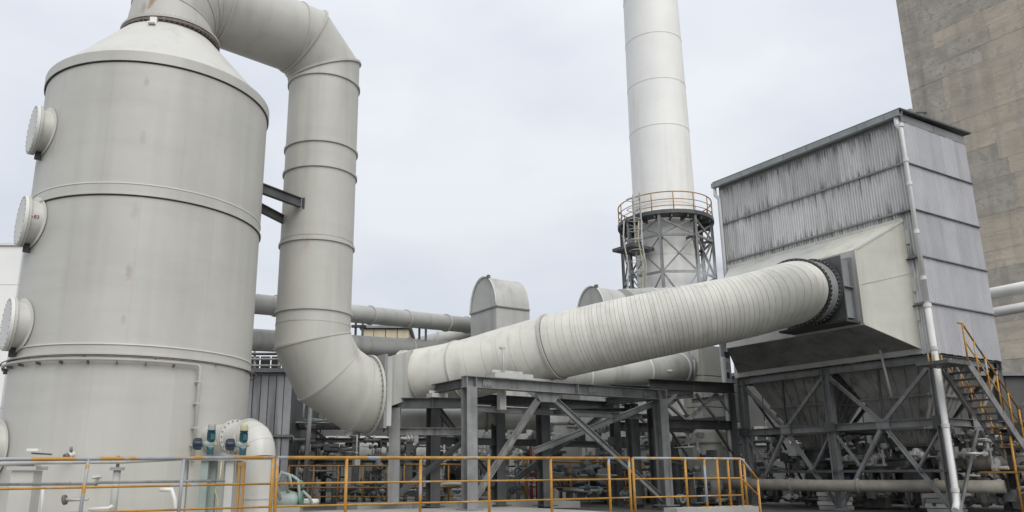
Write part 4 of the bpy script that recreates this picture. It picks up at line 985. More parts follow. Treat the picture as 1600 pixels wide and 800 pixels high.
deckpipe('drain_pipe', [at(67, 763, 13.9), at(66, 785, 13.9), at(63, 815, 13.9)], .022, 'cone', 'thin white drain pipe beside the broad pale box post')
deckpipe('drain_pipe', [at(138, 796, 13.8), at(170, 794, 13.8), at(176, 790, 13.8)], .028, 'cone', 'short white pipe stub lying low between the two posts')
for i, (px, py, lab) in enumerate(((152, 749, 'small tap fitting on the tank beside the conduit joint'), (112, 748, 'small round sampling tap on the tank left of the conduit joint'))):
    c = at(px, py, 16.0); t = thing('sample_tap', c, lab, 'tap', 'taps on the tank front')
    part('tap_body', MB().tube([c + V((.02, .5, 0)), c], .03, 10), M['steel'], t)
    part('tap_handle', MB().bar(c + V((-.09, -.02, .04)), c + V((.07, -.02, .06)), .03, .03), M['cone'], t)
    part('tap_spout', MB().tube([c, c + V((0, -.03, -.05)), c + V((0, -.04, -.12))], .022, 8), M['steel'], t)
c = at(109, 709, 15.8); t = thing('sight_valve', c, 'small slanted white valve sticking out of the tank above the rail', 'valve')
part('valve_body', MB().tube([c + V((.05, .6, .10)), c + V((-.03, 0, -.03))], .045, 10), M['cone'], t)
part('valve_cap', MB().tube([c + V((-.03, 0, -.03)), c + V((-.06, -.06, -.06))], .055, 10), M['bolt'], t)
part('valve_knob', MB().tube([c + V((0, .05, .04)), c + V((0, .02, .13))], .03, 8), M['steel'], t)
c = at(53, 703, 14.6); t = thing('deck_lamp', c - Z * .2, 'small flat white bulkhead lamp just above the broad box post', 'lamp')
part('lamp_tray', MB().box(c, .20, .12, .045), M['white'], t); part('lamp_stem', MB().box(c + V((0, .3, -.06)), .03, .7, .03), M['bolt'], t)
c = at(112, 781, 14.4); t = thing('lever_valve', c, 'steel lever valve with a flat dark disc low on the tank', 'valve')
part('disc', MB().lathe(c + V((-.12, .0, 0)), [(0, -.02), (.085, -.02), (.085, .02), (0, .02)], 18, V((1, 0, .2)).normalized()), M['bolt'], t)
part('lever', MB().tube([c + V((-.1, 0, 0)), c + V((.28, .02, .01))], .022, 8), M['pale'], t)
part('stub', MB().tube([c + V((-.1, 0, 0)), c + V((-.1, .6, 0))], .035, 8), M['pale'], t)

# green pump set with hoses to the right of the elbow
gc = at(448, 785, 19.5); gz = gc.z
pump = thing('green_pump', V((gc.x, gc.y, 0)), 'pale green pump tangled in hoses beside the elbow pipe', 'pump')
part('pump_body', MB().lathe(V((gc.x, gc.y, gz + .05)), [(0, -.3), (.16, -.3), (.2, -.15), (.2, .15), (.14, .28), (0, .28)], 20, V((1, 0, 0))), M['mint'], pump)
part('pump_base', MB().box((gc.x, gc.y, gz / 2 - .05), .7, .4, gz), M['concrete'], pump)
part('pump_flange', MB().collar(V((gc.x + .34, gc.y, gz + .05)), .05, .17, .06, V((1, 0, 0)), 18), M['green'], pump)
hoses = (([(438, 780), (432, 755), (440, 738), (452, 742), (456, 760)], 'mint'), ([(450, 770), (447, 748), (456, 743), (466, 750), (468, 775), (462, 790)], 'mint'), ([(456, 757), (470, 752), (474, 758), (468, 764)], 'green'), ([(470, 782), (466, 772), (474, 768), (484, 778), (487, 786)], 'mint'), ([(436, 775), (450, 768), (464, 772)], 'brass'))
for i, (pp, m) in enumerate(hoses):
    part('pump_hose', MB().tube([at(a, b, 19.3 + .1 * i) for a, b in pp], .035, 8), M[m], pump)
hb_ = thing('hose_coil', at(476, 788, 20), 'pale hose coil lying on the deck right of the green pump', 'hose')
for j in range(3): part('coil_turn', MB().tube([at(476, 786 - 2 * j, 20) + V((math.cos(a) * .32, math.sin(a) * .28, 0)) for a in [k * math.pi / 8 for k in range(17)]], .035, 8), M['cone' if j else 'mint'], hb_)

# ------------------------------------------------------------------ background: shed, hall, rack, vessels
rb2 = random.Random(21)
def hall(name, pxs, Y, ytop, label, m, nw, cat='building', depth=8, zb=-.1, courses=1):
    a = at(pxs[0], ytop, Y); b = at(pxs[1], ytop, Y)
    t = thing(name, V(((a.x + b.x) / 2, Y + depth / 2, zb)), label, cat)
    for i in range(nw):
        for c in range(courses):
            x0 = a.x + (b.x - a.x) * i / nw; x1 = a.x + (b.x - a.x) * (i + 1) / nw
            z0 = zb + (a.z - zb) * c / courses; z1 = zb + (a.z - zb) * (c + 1) / courses
            part('wall_panel', MB().box(((x0 + x1) / 2, Y + .03 + rb2.uniform(0, .05), (z0 + z1) / 2), x1 - x0 - .03, .08, z1 - z0 - .03), M[m], t)
    part('core_wall', MB().box(((a.x + b.x) / 2, Y + depth / 2 + .1, (a.z + zb) / 2), abs(b.x - a.x) - .1, depth, a.z - zb - .05), M['dark'], t)
    part('roof', MB().box(((a.x + b.x) / 2, Y + depth / 2, a.z + .08), abs(b.x - a.x) + .3, depth + .4, .14), M['flash'], t)
    return t, a, b
shed, a, b = hall('grey_shed', (372, 457), 28.0, 583, 'dark grey cladded shed between the tank and the foot of the gooseneck', 'shed', 7, depth=6, courses=2)
part('wall_rail', MB().angle(a - V((0, .04, .02)), b - V((0, .04, .02)), .09, .02), M['flash'], shed)
part('wall_rail', MB().angle(at(372, 681, 27.95), at(457, 681, 27.95), .09, .02), M['flash'], shed)
up_ = thing('shed_upper_panel', at(410, 582, 28.3), 'mottled pale panel strip with pipe brackets along the top of the grey shed', 'panel')
for i in range(5):
    x0, x1 = 372 + 17 * i, 389 + 17 * i; p, q = at(x0, 581, 28.3), at(x1, 557, 28.3)
    part('strip_panel', MB().box(((p.x + q.x) / 2, 28.3, (p.z + q.z) / 2), q.x - p.x - .02, .06, q.z - p.z), M['wallp'], up_)
for zz, r_ in ((553, .05), (561, .035), (571, .03)): part('strip_pipe', MB().tube([at(372, zz, 28.1), at(455, zz, 28.1)], r_, 8), M['pale' if r_ < .04 else 'dark'], up_)
for px in (398, 436): part('strip_post', MB().bar(at(px, 548, 28.15), at(px, 575, 28.15), .07, .07), M['pale'], up_)
hallo, a, b = hall('process_hall', (440, 1180), 41.0, 604, 'long dull grey process hall closing the view behind the steel frames', 'wallp', 22, depth=10)
hallr, a2, b2 = hall('rear_workshop', (1150, 1760), 37.0, 588, 'low dark workshop with a row of windows behind the filter house', 'wallp', 16, depth=8)
def window(t, px0, px1, py0, py1, Y):
    p, q = at(px0, py1, Y), at(px1, py0, Y); c = (p + q) / 2; w_, h_ = q.x - p.x, q.z - p.z
    f = part('window', MB().box(c + Z * (h_ / 2), w_ + .12, .1, .10).box(c - Z * (h_ / 2), w_ + .12, .1, .10).box(c + V((w_ / 2 + .01, 0, 0)), .10, .1, h_ - .1).box(c - V((w_ / 2 + .01, 0, 0)), .10, .1, h_ - .1), M['hopper'], t)
    part('pane', MB().box(c + V((0, .02, 0)), w_ - .08, .03, h_ - .1), M['glass'], f)
for x0, x1 in ((1182, 1196), (1244, 1262), (1300, 1316), (1490, 1512), (1515, 1532), (1538, 1553), (1585, 1600), (1606, 1622)): window(hallr, x0, x1, 668, 694, 36.9)
for i, x0 in enumerate((452, 520, 590, 700, 770, 842, 1000, 1050)): 
    if i % 2: window(hallo, x0, x0 + 16, 690, 716, 40.9)
    else:
        p, q = at(x0, 772, 40.9), at(x0 + 24, 700, 40.9); c = (p + q) / 2
        dr = part('door', MB().box(c, q.x - p.x, .06, q.z - p.z), M['dark'], hallo); part('door_handle', MB().box(c + V((.25, -.06, -.1)), .05, .06, .2), M['pale'], dr)

# pipe rack behind the trestle: posts, two levels of beams, cable trays
rack = thing('pipe_rack', at(590, 740, 30) * 1, 'dark steel pipe rack behind the gooseneck bend and the trestle', 'pipe rack')
ry = 30.0
for px in (459, 488, 556, 640, 742): 
    q = at(px, 700, ry); part('post', MB().hbeam(V((q.x, ry, -.1)), V((q.x, ry, at(px, 655, ry).z)), .24, .24, .016, V((0, 1, 0))), M['steel' if px == 488 else 'dark'], rack)
for py, h_ in ((664, .34), (688, .16), (722, .14)):
    part('beam', MB().hbeam(at(452, py, ry - .05), at(745, py, ry - .05), h_, .22, .014), M['dark'], rack)
for i, (x0, x1) in enumerate(((459, 486), (490, 554), (558, 638), (642, 740))):
    part('brace', MB().angle(at(x0, 672, ry - .1), at(x1, 718, ry - .1), .09, .014), M['dark'], rack)
tr_ = thing('cable_tray', at(500, 652, 29.5), 'pale cable tray with loose cables lying on the rack behind the bend', 'cable tray')
part('tray', MB().box(at(505, 660, 29.5), 2.2, .5, .07), M['pale'], tr_)
for i in range(5): part('cable', MB().tube([at(458, 656 + i, 29.3), at(490, 659 - i, 29.25), at(520, 655 + i, 29.25), at(545, 657, 29.3)], .035, 6), M[['green', 'mint', 'rubber', 'pale', 'mint'][i]], tr_)
for px, lab in ((478, 'tall thin grey post left of the gooseneck bend'),): deckpipe('pipe_post', [V((at(px, 700, 27).x, 27, -.1)), at(px + 10, 600, 27)], .07, 'steel', lab, 'post')
lp_ = thing('looped_cable', at(472, 660, 27.6), 'pale cable looping down from the rack beside the bend', 'cable')
part('cable_loop', MB().tube([at(476, 620, 27.6), at(474, 650, 27.6), at(478, 668, 27.6), at(484, 660, 27.6), at(487, 640, 27.6)], .03, 8), M['pale'], lp_)

def vessel(px0, px1, py, r, Y, m, label, group=None):
    a, b = at(px0, py, Y), at(px1, py, Y); d = (b - a).normalized(); ln_ = (b - a).length
    t = thing('storage_vessel', V(((a.x + b.x) / 2, Y, -.1)), label, 'vessel', group)
    part('vessel_shell', MB().lathe(a, [(0, -.3), (r * .6, -.24), (r * .92, -.1), (r, .05), (r, ln_ - .05), (r * .92, ln_ + .1), (r * .6, ln_ + .24), (0, ln_ + .3)], 32, d), M[m], t)
    for f in (.2, .5, .8): part('vessel_band', MB().collar(a + d * ln_ * f, r - .02, r + .03, .06, d, 32), M['flash'], t)
    for f in (.2, .8): part('saddle_leg', MB().box(V((a.x + (b.x - a.x) * f, Y, (a.z - r * .7) / 2)), .25, r * 1.2, a.z - r * .7 + .1), M['dark'], t)
    part('top_nozzle', MB().lathe(a + d * ln_ * .35, [(.12, r - .05), (.12, r + .2), (.2, r + .2), (.2, r + .25), (0, r + .25)], 16, Z), M[m], t)
    return t
vessel(508, 604, 705, .62, 34, 'pale', 'pale horizontal vessel seen under the gooseneck bend', 'vessels behind the rack')
vessel(632, 716, 707, .60, 34, 'pale', 'pale horizontal vessel seen between the trestle and the near column', 'vessels behind the rack')
# second duct and the cabinet house it runs into
sd_ = thing('second_duct', at(980, 580, 27.5), 'pale round duct half hidden under the banded duct, running into the panelled plant house', 'duct')
sa1, sb1 = at(830, 593, 26.2), at(1078, 574, 29.6); d2 = (sb1 - sa1).normalized()
part('duct_shell', MB().tube([sa1, sa1.lerp(sb1, .7), sb1], [.52, .52, .52], 32), M['pale'], sd_)
for f in (.3, .68, .93): part('ring_flange', MB().collar(sa1.lerp(sb1, f), .50, .545, .07, d2, 32), M['cone'], sd_)
part('repair_patch', MB().box(sa1.lerp(sb1, .8) + V((0, -.53, -.1)), .5, .02, .06), M['cone'], sd_)
ph0 = at(1094, 560, 29.0); ph0.z = 0
ph = thing('plant_house', ph0 - Z * .1, 'pale panelled plant house rising behind the pipe bridge', 'building')
la = onplane(1064, 560, ph0, B); rb1 = onplane(1129, 560, ph0, A); wA = (la - ph0).dot(A); wB = (rb1 - ph0).dot(B)
zr_ = at(1094, 538, 29.0).z
part('core_wall', MB().box(ph0 + A * wA / 2 + B * wB / 2 + Z * zr_ / 2, wA - .1, wB - .1, zr_, A, B), M['flash'], ph)
nz_ = 5
for i in range(nz_):
    z0, z1 = -.1 + (zr_ + .1) * i / nz_, -.1 + (zr_ + .1) * (i + 1) / nz_
    for j in range(2): part('wall_panel', MB().box(ph0 + A * wA * (j + .5) / 2 + Z * (z0 + z1) / 2, wA / 2 - .03, .08, z1 - z0 - .03, A, B), M['cream'], ph)
    part('wall_panel', MB().box(ph0 + B * (wB / 2 + .03) + Z * (z0 + z1) / 2 - A * .0, wB - .03, .08, z1 - z0 - .03, B, A), M['cream'], ph)
hd_ = part('hatch', MB().box(onplane(1075, 570, ph0 - B * .06, B), .25, .05, .75, A, B), M['pale'], ph)
for zz in (562, 580): part('hatch_handle', MB().box(onplane(1073, zz, ph0 - B * .12, B), .08, .10, .22, A, B), M['black'], hd_)
part('pipe_loop', MB().tube([onplane(1081, 560, ph0 - B * .1, B), onplane(1085, 566, ph0 - B * .2, B), onplane(1085, 590, ph0 - B * .2, B)], .04, 8), M['pale'], ph)
gcab = thing('gauge_board', at(1134, 575, 28), 'dark narrow gauge board beside the plant house corner', 'board')
gb = at(1134, 572, 28); part('board', MB().box(gb, .32, .12, 1.9), M['shed'], gcab)
for i in range(5): part('gauge', MB().box(gb + V((rb2.uniform(-.06, .06), -.08, .75 - i * .36)), .16, .06, .20), M['glass' if i % 2 else 'flash'], gcab)
part('board_post', MB().box((gb.x, gb.y + .1, (gb.z - .9) / 2), .12, .12, gb.z - .8), M['dark'], gcab)

# pale machines and fans seen through the portal frame
def fan(px, py, r, Y, m, label):
    c = at(px, py, Y); t = thing('blower_fan', V((c.x, Y, -.1)), label, 'fan', 'blower fans behind the portal frame')
    ax = V((.25, -1, 0)).normalized()
    part('scroll_casing', MB().lathe(c, [(0, -.35), (r, -.35), (r, .35), (0, .35)], 32, ax, smooth=False), M[m], t)
    part('inlet_cone', MB().lathe(c, [(r * .55, .36), (r * .42, .55), (r * .30, .55), (r * .34, .30)], 28, ax), M['dark'], t)
    part('outlet_box', MB().box(c + V((r * .65, .1, r * .9)), r * .7, .62, r * 1.2), M[m], t)
    part('fan_base', MB().box((c.x, Y + .1, (c.z - r * .6) / 2), r * 1.7, .9, c.z - r * .55), M['concrete'], t)
    for j in range(6):
        a = j * math.pi / 3; u_ = ax.cross(Z).normalized(); part('casing_rib', MB().bar(c + ax * .36 + (u_ * math.cos(a) + Z * math.sin(a)) * r * .6, c + ax * .36 + (u_ * math.cos(a) + Z * math.sin(a)) * r * .98, .04, .05, ax), M['flash'], t)
    m_ = part('fan_motor', MB().lathe(c + V((-r * .9, -.5, -r * .5)), [(0, -.4), (.2, -.4), (.22, -.3), (.22, .3), (.18, .4), (0, .4)], 18, V((1, 0, 0))), M['navy'], t)
    part('motor_box', MB().box(c + V((-r * .9, -.5, -r * .5 + .26)), .22, .2, .14), M['navy'], m_)
    return t
fan(925, 742, .72, 31, 'dark', 'dark blower fan low behind the right diagonal brace')
fan(972, 745, .66, 30, 'shed', 'grey blower fan between the long diagonal brace and the right portal column')
fan(700, 748, .55, 31, 'dark', 'dark blower fan just left of the near portal column')
def drum(px, py0, py1, r, Y, m, label, cone=True):
    top, bot = at(px, py0, Y), at(px, py1, Y); t = thing('upright_drum', V((top.x, Y, -.1)), label, 'drum', 'pale drums behind the portal frame')
    zb_ = max(bot.z, .3)
    part('drum_shell', MB().lathe(V((top.x, Y, 0)), [(0, zb_ - (.5 if cone else 0)), (r * (.25 if cone else 1), zb_ - (.5 if cone else 0)), (r, zb_), (r, top.z - r * .35), (r * .8, top.z - r * .12), (r * .4, top.z), (0, top.z)], 32), M[m], t)
    for f in (.15, .85): part('drum_band', MB().collar(V((top.x, Y, zb_ + (top.z - zb_) * f * .85)), r - .02, r + .03, .06, Z, 32), M['flash'], t)
    for j in range(3):
        d = azv(j * 120 + 40); part('drum_leg', MB().box(V((top.x, Y, (zb_ + .15) / 2)) + d * r * .85, .1, .1, zb_ + .3), M['dark'], t)
    part('drum_nozzle', MB().tube([V((top.x + r * .5, Y - r * .7, top.z - r)), V((top.x + r * .5, Y - r * 1.15, top.z - r))], .11, 14), M[m], t)
    return t
drum(876, 632, 745, .62, 29.5, 'pale', 'tall pale drum between the two rear portal columns')
drum(945, 628, 720, .75, 33, 'pale', 'wide pale drum under the second duct')
drum(993, 680, 760, .70, 31, 'pale', 'squat round pale drum left of the right portal column')
drum(1108, 668, 760, .60, 27.8, 'cream', 'cream drum below the pipe bridge by the plant house')
fl_ = thing('bottle_pipe', V((at(1055, 720, 27.5).x, 27.5, -.1)), 'black bottle-shaped pipe standing below the pipe bridge', 'pipe')
bx = at(1055, 720, 27.5); zz_ = [at(1055, y, 27.5).z for y in (800, 722, 705, 698, 680)]
part('bottle_shell', MB().lathe(V((bx.x, 27.5, 0)), [(.20, -.1), (.20, zz_[1]), (.12, zz_[2]), (.13, zz_[3]), (.03, zz_[4]), (0, zz_[4])], 20), M['black'], fl_)
part('bottle_collar', MB().collar(V((bx.x, 27.5, zz_[1])), .18, .24, .06, Z, 20), M['dark'], fl_)
# vertical process pipes in the bay between the portal columns
for i, (px, m, r_, lab) in enumerate(((829, 'red', .055, 'left one of two red riser pipes in the portal frame bay'), (838, 'red', .055, 'right one of two red riser pipes in the portal frame bay'),
        (821, 'oldyel', .06, 'yellow-brown riser pipe left of the two red ones'), (808, 'mint', .07, 'pale green riser pipe in the portal frame bay'), (788, 'pale', .08, 'pale grey riser pipe in the middle of the portal frame bay'),
        (772, 'mint', .06, 'pale green riser pipe near the near portal column'))):
    Yp = 27.0 + .25 * i; q = at(px, 690, Yp); top_ = at(px, 694 if m == 'red' else 722 - 3 * i, Yp)
    t = thing('riser_pipe', V((q.x, Yp, -.1)), lab, 'pipe', 'riser pipes in the portal frame bay')
    part('pipe_run', MB().tube([V((q.x, Yp, -.1)), top_, top_ + V((.1 if i % 2 else -.1, .25, .08)), top_ + V((.1 if i % 2 else -.1, 1.2, .08))], r_, 12), M[m], t)
    part('pipe_flange', MB().collar(V((q.x, Yp, 1.0 + .12 * i)), r_ * .8, r_ * 1.7, .07, Z, 14), M['steel'], t)
    w_ = part('valve_wheel', MB().collar(V((q.x, Yp - .2, .7 + .1 * i)), .09, .13, .03, V((0, 1, 0)), 16), M['navy' if i % 2 else 'steel'], t)
    part('valve_stem', MB().tube([V((q.x, Yp - .22, .7 + .1 * i)), V((q.x, Yp, .7 + .1 * i))], .03, 8), M['steel'], w_)
mf = thing('valve_manifold', at(782, 700, 26.5), 'pale cluster of valves and elbows hanging in the portal frame bay', 'manifold')
for i in range(9):
    p = at(766 + rb2.uniform(0, 34), 672 + i * 5, 26.5 + rb2.uniform(-.3, .3)); q = p + V((rb2.uniform(-.5, .5), rb2.uniform(-.1, .3), rb2.uniform(-.4, .15)))
    e__ = part('elbow', MB().tube([p, p.lerp(q, .5) + V((0, 0, .1)), q], rb2.uniform(.06, .11), 10), M['pale' if i % 3 else 'cone'], mf)
    part('flange', MB().collar(p, .05, .16, .06, (q - p).normalized(), 14), M['pale'], e__)
part('header', MB().tube([at(748, 660, 26.9), at(858, 662, 26.9)], .13, 14), M['pale'], mf)
where = ['beside the right edge of the grey shed', 'next to the looped cable near the grey shed', 'at the left end of the vessel under the bend', 'at the middle of the vessel under the bend', 'at the right half of the vessel under the bend', 'at the right end of the vessel under the bend', 'just left of the trestle column', 'just right of the trestle column', 'in the gap between trestle column and near portal column', 'by the dark blower fan left of the near portal column', 'hard against the left side of the near portal column', 'beside the tall pale drum of the portal frame', 'beside the squat round drum by the right portal column', 'between the black bottle-shaped pipe and the cream drum']
for i in range(14):
    px = [452, 468, 508, 524, 570, 584, 606, 648, 668, 690, 707, 885, 1012, 1090][i]; Yp = 30.5 + rb2.uniform(-.8, 1.5); q = at(px, 700, Yp); zt1 = at(px, rb2.uniform(690, 722), Yp).z
    t = thing('process_pipe', V((q.x, Yp, -.1)), f'thin upright process pipe {where[i]}', 'pipe', 'thin process pipes behind the rear rail')
    part('pipe_run', MB().tube([V((q.x, Yp, -.1)), V((q.x, Yp, zt1 - .2)), V((q.x + .15, Yp, zt1)), V((q.x + rb2.uniform(.5, 1.6), Yp, zt1))], rb2.uniform(.05, .1), 10), M[rb2.choice(['pale', 'steel', 'dark', 'mint'])], t)
    part('pipe_flange', MB().collar(V((q.x, Yp, zt1 * .5)), .04, .16, .08, Z, 12), M['steel'], t)
# rear guard rails
def rearguard(px0, px1, Y, py_top, py_mid, n, label):
    t = thing('guard_rail', V((at(px0, 700, Y).x, Y, 0)), label, 'guard rail', 'old guard rails at the back of the deck')
    for py, r_ in ((py_top, .03), (py_mid, .024), (py_mid + 14, .02)): part('top_rail' if py == py_top else 'mid_rail', MB().tube([at(px0, py, Y), at(px1, py, Y)], r_, 8), M['oldyel'], t)
    for i in range(n):
        q = at(px0 + (px1 - px0) * i / (n - 1), py_top, Y); part('rail_post', MB().tube([V((q.x, Y, -.1)), q], .028, 8), M['oldyel'], t)
rearguard(452, 606, 26.5, 728, 762, 5, 'faded yellow rear guard rail under the gooseneck bend')
rearguard(632, 724, 27.0, 726, 761, 5, 'faded yellow rear guard rail left of the near portal column')
rearguard(862, 1004, 27.8, 722, 748, 6, 'faded yellow rear guard rail between the rear portal columns')

# ------------------------------------------------------------------ equipment under and behind the filter house
run('ground_pipe', [hp(6.6, -.9, .62), hp(5.2, -.7, .60), hp(3.2, -.35, .58), hp(1.2, .6, .58), hp(-.6, 1.2, .58)], .165, 'seam', 'stained pipe lying low in front of the filter house columns', (.6, 1.4, 2.3, 3.2), None, 20)
run('ground_pipe', [hp(6.3, 2.2, 1.18), hp(-2.5, 2.35, 1.18)], .19, 'seam', 'dull horizontal pipe at knee height under the hoppers', (.2, .45, .7, .9), None, 20)
run('ground_pipe', [hp(5.8, 4.6, .7), hp(-3.5, 4.4, .7)], .18, 'cone', 'pale pipe running behind the filter house near the workshop', (.3, .6), None, 16)
for i, (s_, t_, lab) in enumerate(((4.93, 1.66, 'black rotary valve below the far hopper'), (1.72, 1.66, 'black rotary valve below the near hopper'))):
    c = hp(s_, t_, .75); t = thing('rotary_valve', hp(s_, t_, .2), lab, 'valve', 'rotary valves below the hoppers')
    part('valve_casing', MB().lathe(c, [(0, -.4), (.34, -.4), (.34, .4), (0, .4)], 24, A, smooth=False), M['black'], t)
    part('valve_neck', MB().box(c + Z * .25, .5, .5, .3, A, B), M['black'], t)
    part('valve_foot', MB().box(c - Z * .45, .4, .4, .35, A, B), M['black'], t)
    g_ = part('gear_motor', MB().lathe(c - A * .75, [(0, -.25), (.16, -.25), (.17, .2), (.1, .3), (0, .3)], 16, A), M['navy'], t)
    part('motor_box', MB().box(c - A * .75 + Z * .2, .16, .16, .12, A, B), M['navy'], g_)
for i, (s_, t_, w_, h_, m, lab) in enumerate(((5.7, 4.2, .8, 1.7, 'pale', 'tall pale cabinet behind the left bay of the filter house'), (4.1, 3.9, .6, 1.3, 'cone', 'white cabinet behind the middle column of the filter house'),
        (2.4, 4.0, .9, 1.15, 'pale', 'wide pale cabinet behind the right bay of the filter house'), (.6, 4.4, .7, 1.5, 'cone', 'white cabinet just left of the filter house corner column'), (-1.6, 4.0, .9, 1.2, 'shed', 'dark cabinet under the steel stair'))):
    c = hp(s_, t_, 0); t = thing('control_cabinet', c - Z * .1, lab, 'cabinet', 'cabinets under the filter house')
    part('cabinet_body', MB().box(c + Z * (h_ / 2 + .1), w_, .45, h_, A, B), M[m], t)
    dr = part('cabinet_door', MB().box(c + Z * (h_ / 2 + .1) - B * .24, w_ - .1, .03, h_ - .12, A, B), M[m], t)
    part('door_handle', MB().box(c + Z * (h_ / 2 + .1) - B * .27 - A * (w_ * .32), .04, .03, .16, A, B), M['black'], dr)
    part('vent_panel', MB().box(c + Z * (h_ * .8 + .1) - B * .265, w_ * .45, .02, .12, A, B), M['flash'], dr)
    part('cabinet_plinth', MB().box(c + Z * .0, w_ + .06, .5, .2, A, B), M['dark'], t)
wst = ['beside the left column of the filter house', 'behind the left column of the filter house', 'left of the black valve below the far hopper', 'right of the black valve below the far hopper', 'left of the middle column of the filter house', 'right of the middle column of the filter house', 'left of the black valve below the near hopper', 'right of the black valve below the near hopper', 'behind the corner column of the filter house', 'just right of the filter house corner column', 'under the landing of the steel stair', 'under the lower flight of the steel stair']
for i in range(12):
    s_ = [6.2, 5.9, 5.3, 4.5, 3.9, 2.9, 2.2, 1.0, .5, -.7, -1.3, -2.2][i]; t_ = 2.6 + (i * 37 % 20) / 10; h_ = .7 + (i * 53 % 13) / 10
    t = thing('drain_stub', hp(s_, t_, -.1), f"{['pale', 'grey', 'white', 'dark'][i % 4]} upright pipe stub {wst[i]}", 'pipe', 'pipe stubs under the filter house')
    part('pipe_run', MB().tube([hp(s_, t_, -.1), hp(s_, t_, h_), hp(s_ - .1, t_, h_ + .12), hp(s_ - .5, t_ + .1, h_ + .12)], .07, 10), M[['pale', 'steel', 'cone', 'dark'][i % 4]], t)
    part('pipe_flange', MB().collar(hp(s_, t_, h_ * .6), .05, .14, .07, Z, 12), M['steel'], t)
for i, (s_, t_, lab) in enumerate(((3.9, .7, 'stack of pale sacks on the floor by the middle column'), (1.0, 1.3, 'stack of pale sacks on the floor by the corner column'))):
    for k in range(4):
        c = hp(s_ + .04 * (k % 2), t_, -.06 + k * .13); mb = MB().box(c, .8, .5, .11, A, B)
        part('sack', mb, M['cone' if k % 2 else 'pale'], None, ('bottom', 'second lowest', 'second highest', 'top')[k] + ' sack of the ' + lab[9:] if False else f"{('lowest', 'lower middle', 'upper middle', 'topmost')[k]} pale sack in the stack by the {'middle' if i == 0 else 'corner'} filter house column", 'sack', 'stacked sacks')
dumpc = hp(-1.9, 2.6, 0)
for (s_, t_, h_, lab, m) in ((4.2, 2.9, 1.5, 'grey pump skid with a red motor behind the middle column', 'red'), (-.9, 2.9, 1.1, 'grey pump skid with a navy motor right of the corner column', 'navy')):
    t = thing('pump_skid', hp(s_, t_, -.1), lab, 'pump', 'pump skids')
    part('skid_base', MB().box(hp(s_, t_, .05), 1.3, .6, .3, A, B), M['concrete'], t)
    part('pump_casing', MB().lathe(hp(s_ + .3, t_, .5), [(0, -.15), (.3, -.15), (.32, .12), (.1, .3), (0, .3)], 20, A), M['flash'], t)
    part('pump_motor', MB().lathe(hp(s_ - .4, t_, .5), [(0, -.3), (.2, -.3), (.21, .25), (0, .3)], 18, A), M[m], t)
    part('discharge', MB().tube([hp(s_ + .3, t_, .7), hp(s_ + .3, t_, h_), hp(s_ + .3, t_ + .8, h_)], .09, 12), M['pale'], t)
for (pp, lab, m) in (([(1500, 668), (1512, 700), (1536, 742), (1548, 790)], 'slack black cable drooping right of the corner column', 'rubber'), ([(1530, 655), (1538, 690), (1540, 745)], 'pale hanging cable under the steel stair landing', 'pale'), ([(1500, 735), (1560, 733), (1600, 734)], 'rusty handrail pipe crossing behind the stair foot', 'oldyel')):
    deckpipe('hanging_cable' if m != 'oldyel' else 'floor_rail', [at(a, b, 23.5) for a, b in pp], .04, m, lab, 'cable' if m != 'oldyel' else 'rail')

# ------------------------------------------------------------------ dense small pipework too tangled to count
def tangle(name, label, pick, nn, mt, seed, r0=.02, r1=.07):
    g = random.Random(seed); mb = MB()
    for i in range(nn):
        p = pick(g); q = p; pts = [p]; dirs_ = [A, B, Z, -A, -B, -Z]
        for k in range(g.randint(1, 3)):
            d = g.choice(dirs_); q = q + d * g.uniform(.25, 1.1)
            if q.z < 0: q.z = .02
            if (q - pts[-1]).length > .08 and (len(pts) < 2 or abs((q - pts[-1]).normalized().dot((pts[-1] - pts[-2]).normalized())) < .5): pts.append(q.copy())
        r_ = g.uniform(r0, r1)
        if len(pts) > 1:
            mb.tube(pts, r_, 7)
            for _ in range(2):
                c = pts[0].lerp(pts[1], g.random()); mb.lathe(c, [(r_, -.03), (r_ * 2.1, -.03), (r_ * 2.1, .03), (r_, .03)], 8, (pts[1] - pts[0]).normalized(), smooth=False)
        if g.random() < .45: mb.box(p + Z * .05, g.uniform(.08, .35), g.uniform(.08, .3), g.uniform(.08, .4), A, B)
        if g.random() < .3: mb.lathe(p + V((.1, 0, .1)), [(0, -.12), (.09, -.12), (.1, .1), (.05, .16), (0, .16)], 10, g.choice([A, B, Z]))
    part(name, mb, M[mt], None, label, 'pipework', None, 'stuff')
def under(g): return hp(g.uniform(-2.6, 8.6), g.uniform(1.2, 6.4), g.choice([.05, .1, .5, .9, 1.2, 1.5, 1.9]) + g.uniform(0, .25))
for k_, (mt, nn) in enumerate((('pale', 100), ('dark', 170), ('steel', 120), ('cone', 60), ('hopper', 100))):
    tangle('pipework_tangle', f"{['pale', 'blackened', 'mid grey', 'whitish', 'dirty brown-grey'][k_]} tangle of small pipes and fittings under the filter house", under, nn, mt, 40 + k_)
def behind(g):
    px = g.uniform(640, 1130); Y = g.uniform(26.0, 31.5); p = at(px, 700, Y); p.z = g.choice([.05, .3, .8, 1.3, 1.8, 2.2]) + g.uniform(0, .3); return p
for k_, (mt, nn) in enumerate((('pale', 60), ('dark', 60), ('steel', 45), ('mint', 14), ('cone', 18))):
    tangle('pipework_tangle', f"{['pale', 'blackened', 'mid grey', 'greenish', 'whitish'][k_]} tangle of small pipes and valves behind the portal frame", behind, nn, mt, 60 + k_)
def behind2(g):
    px = g.uniform(452, 640); Y = g.uniform(28.5, 32); p = at(px, 700, Y); p.z = g.choice([.05, .3, .8, 1.3, 1.8]) + g.uniform(0, .4); return p
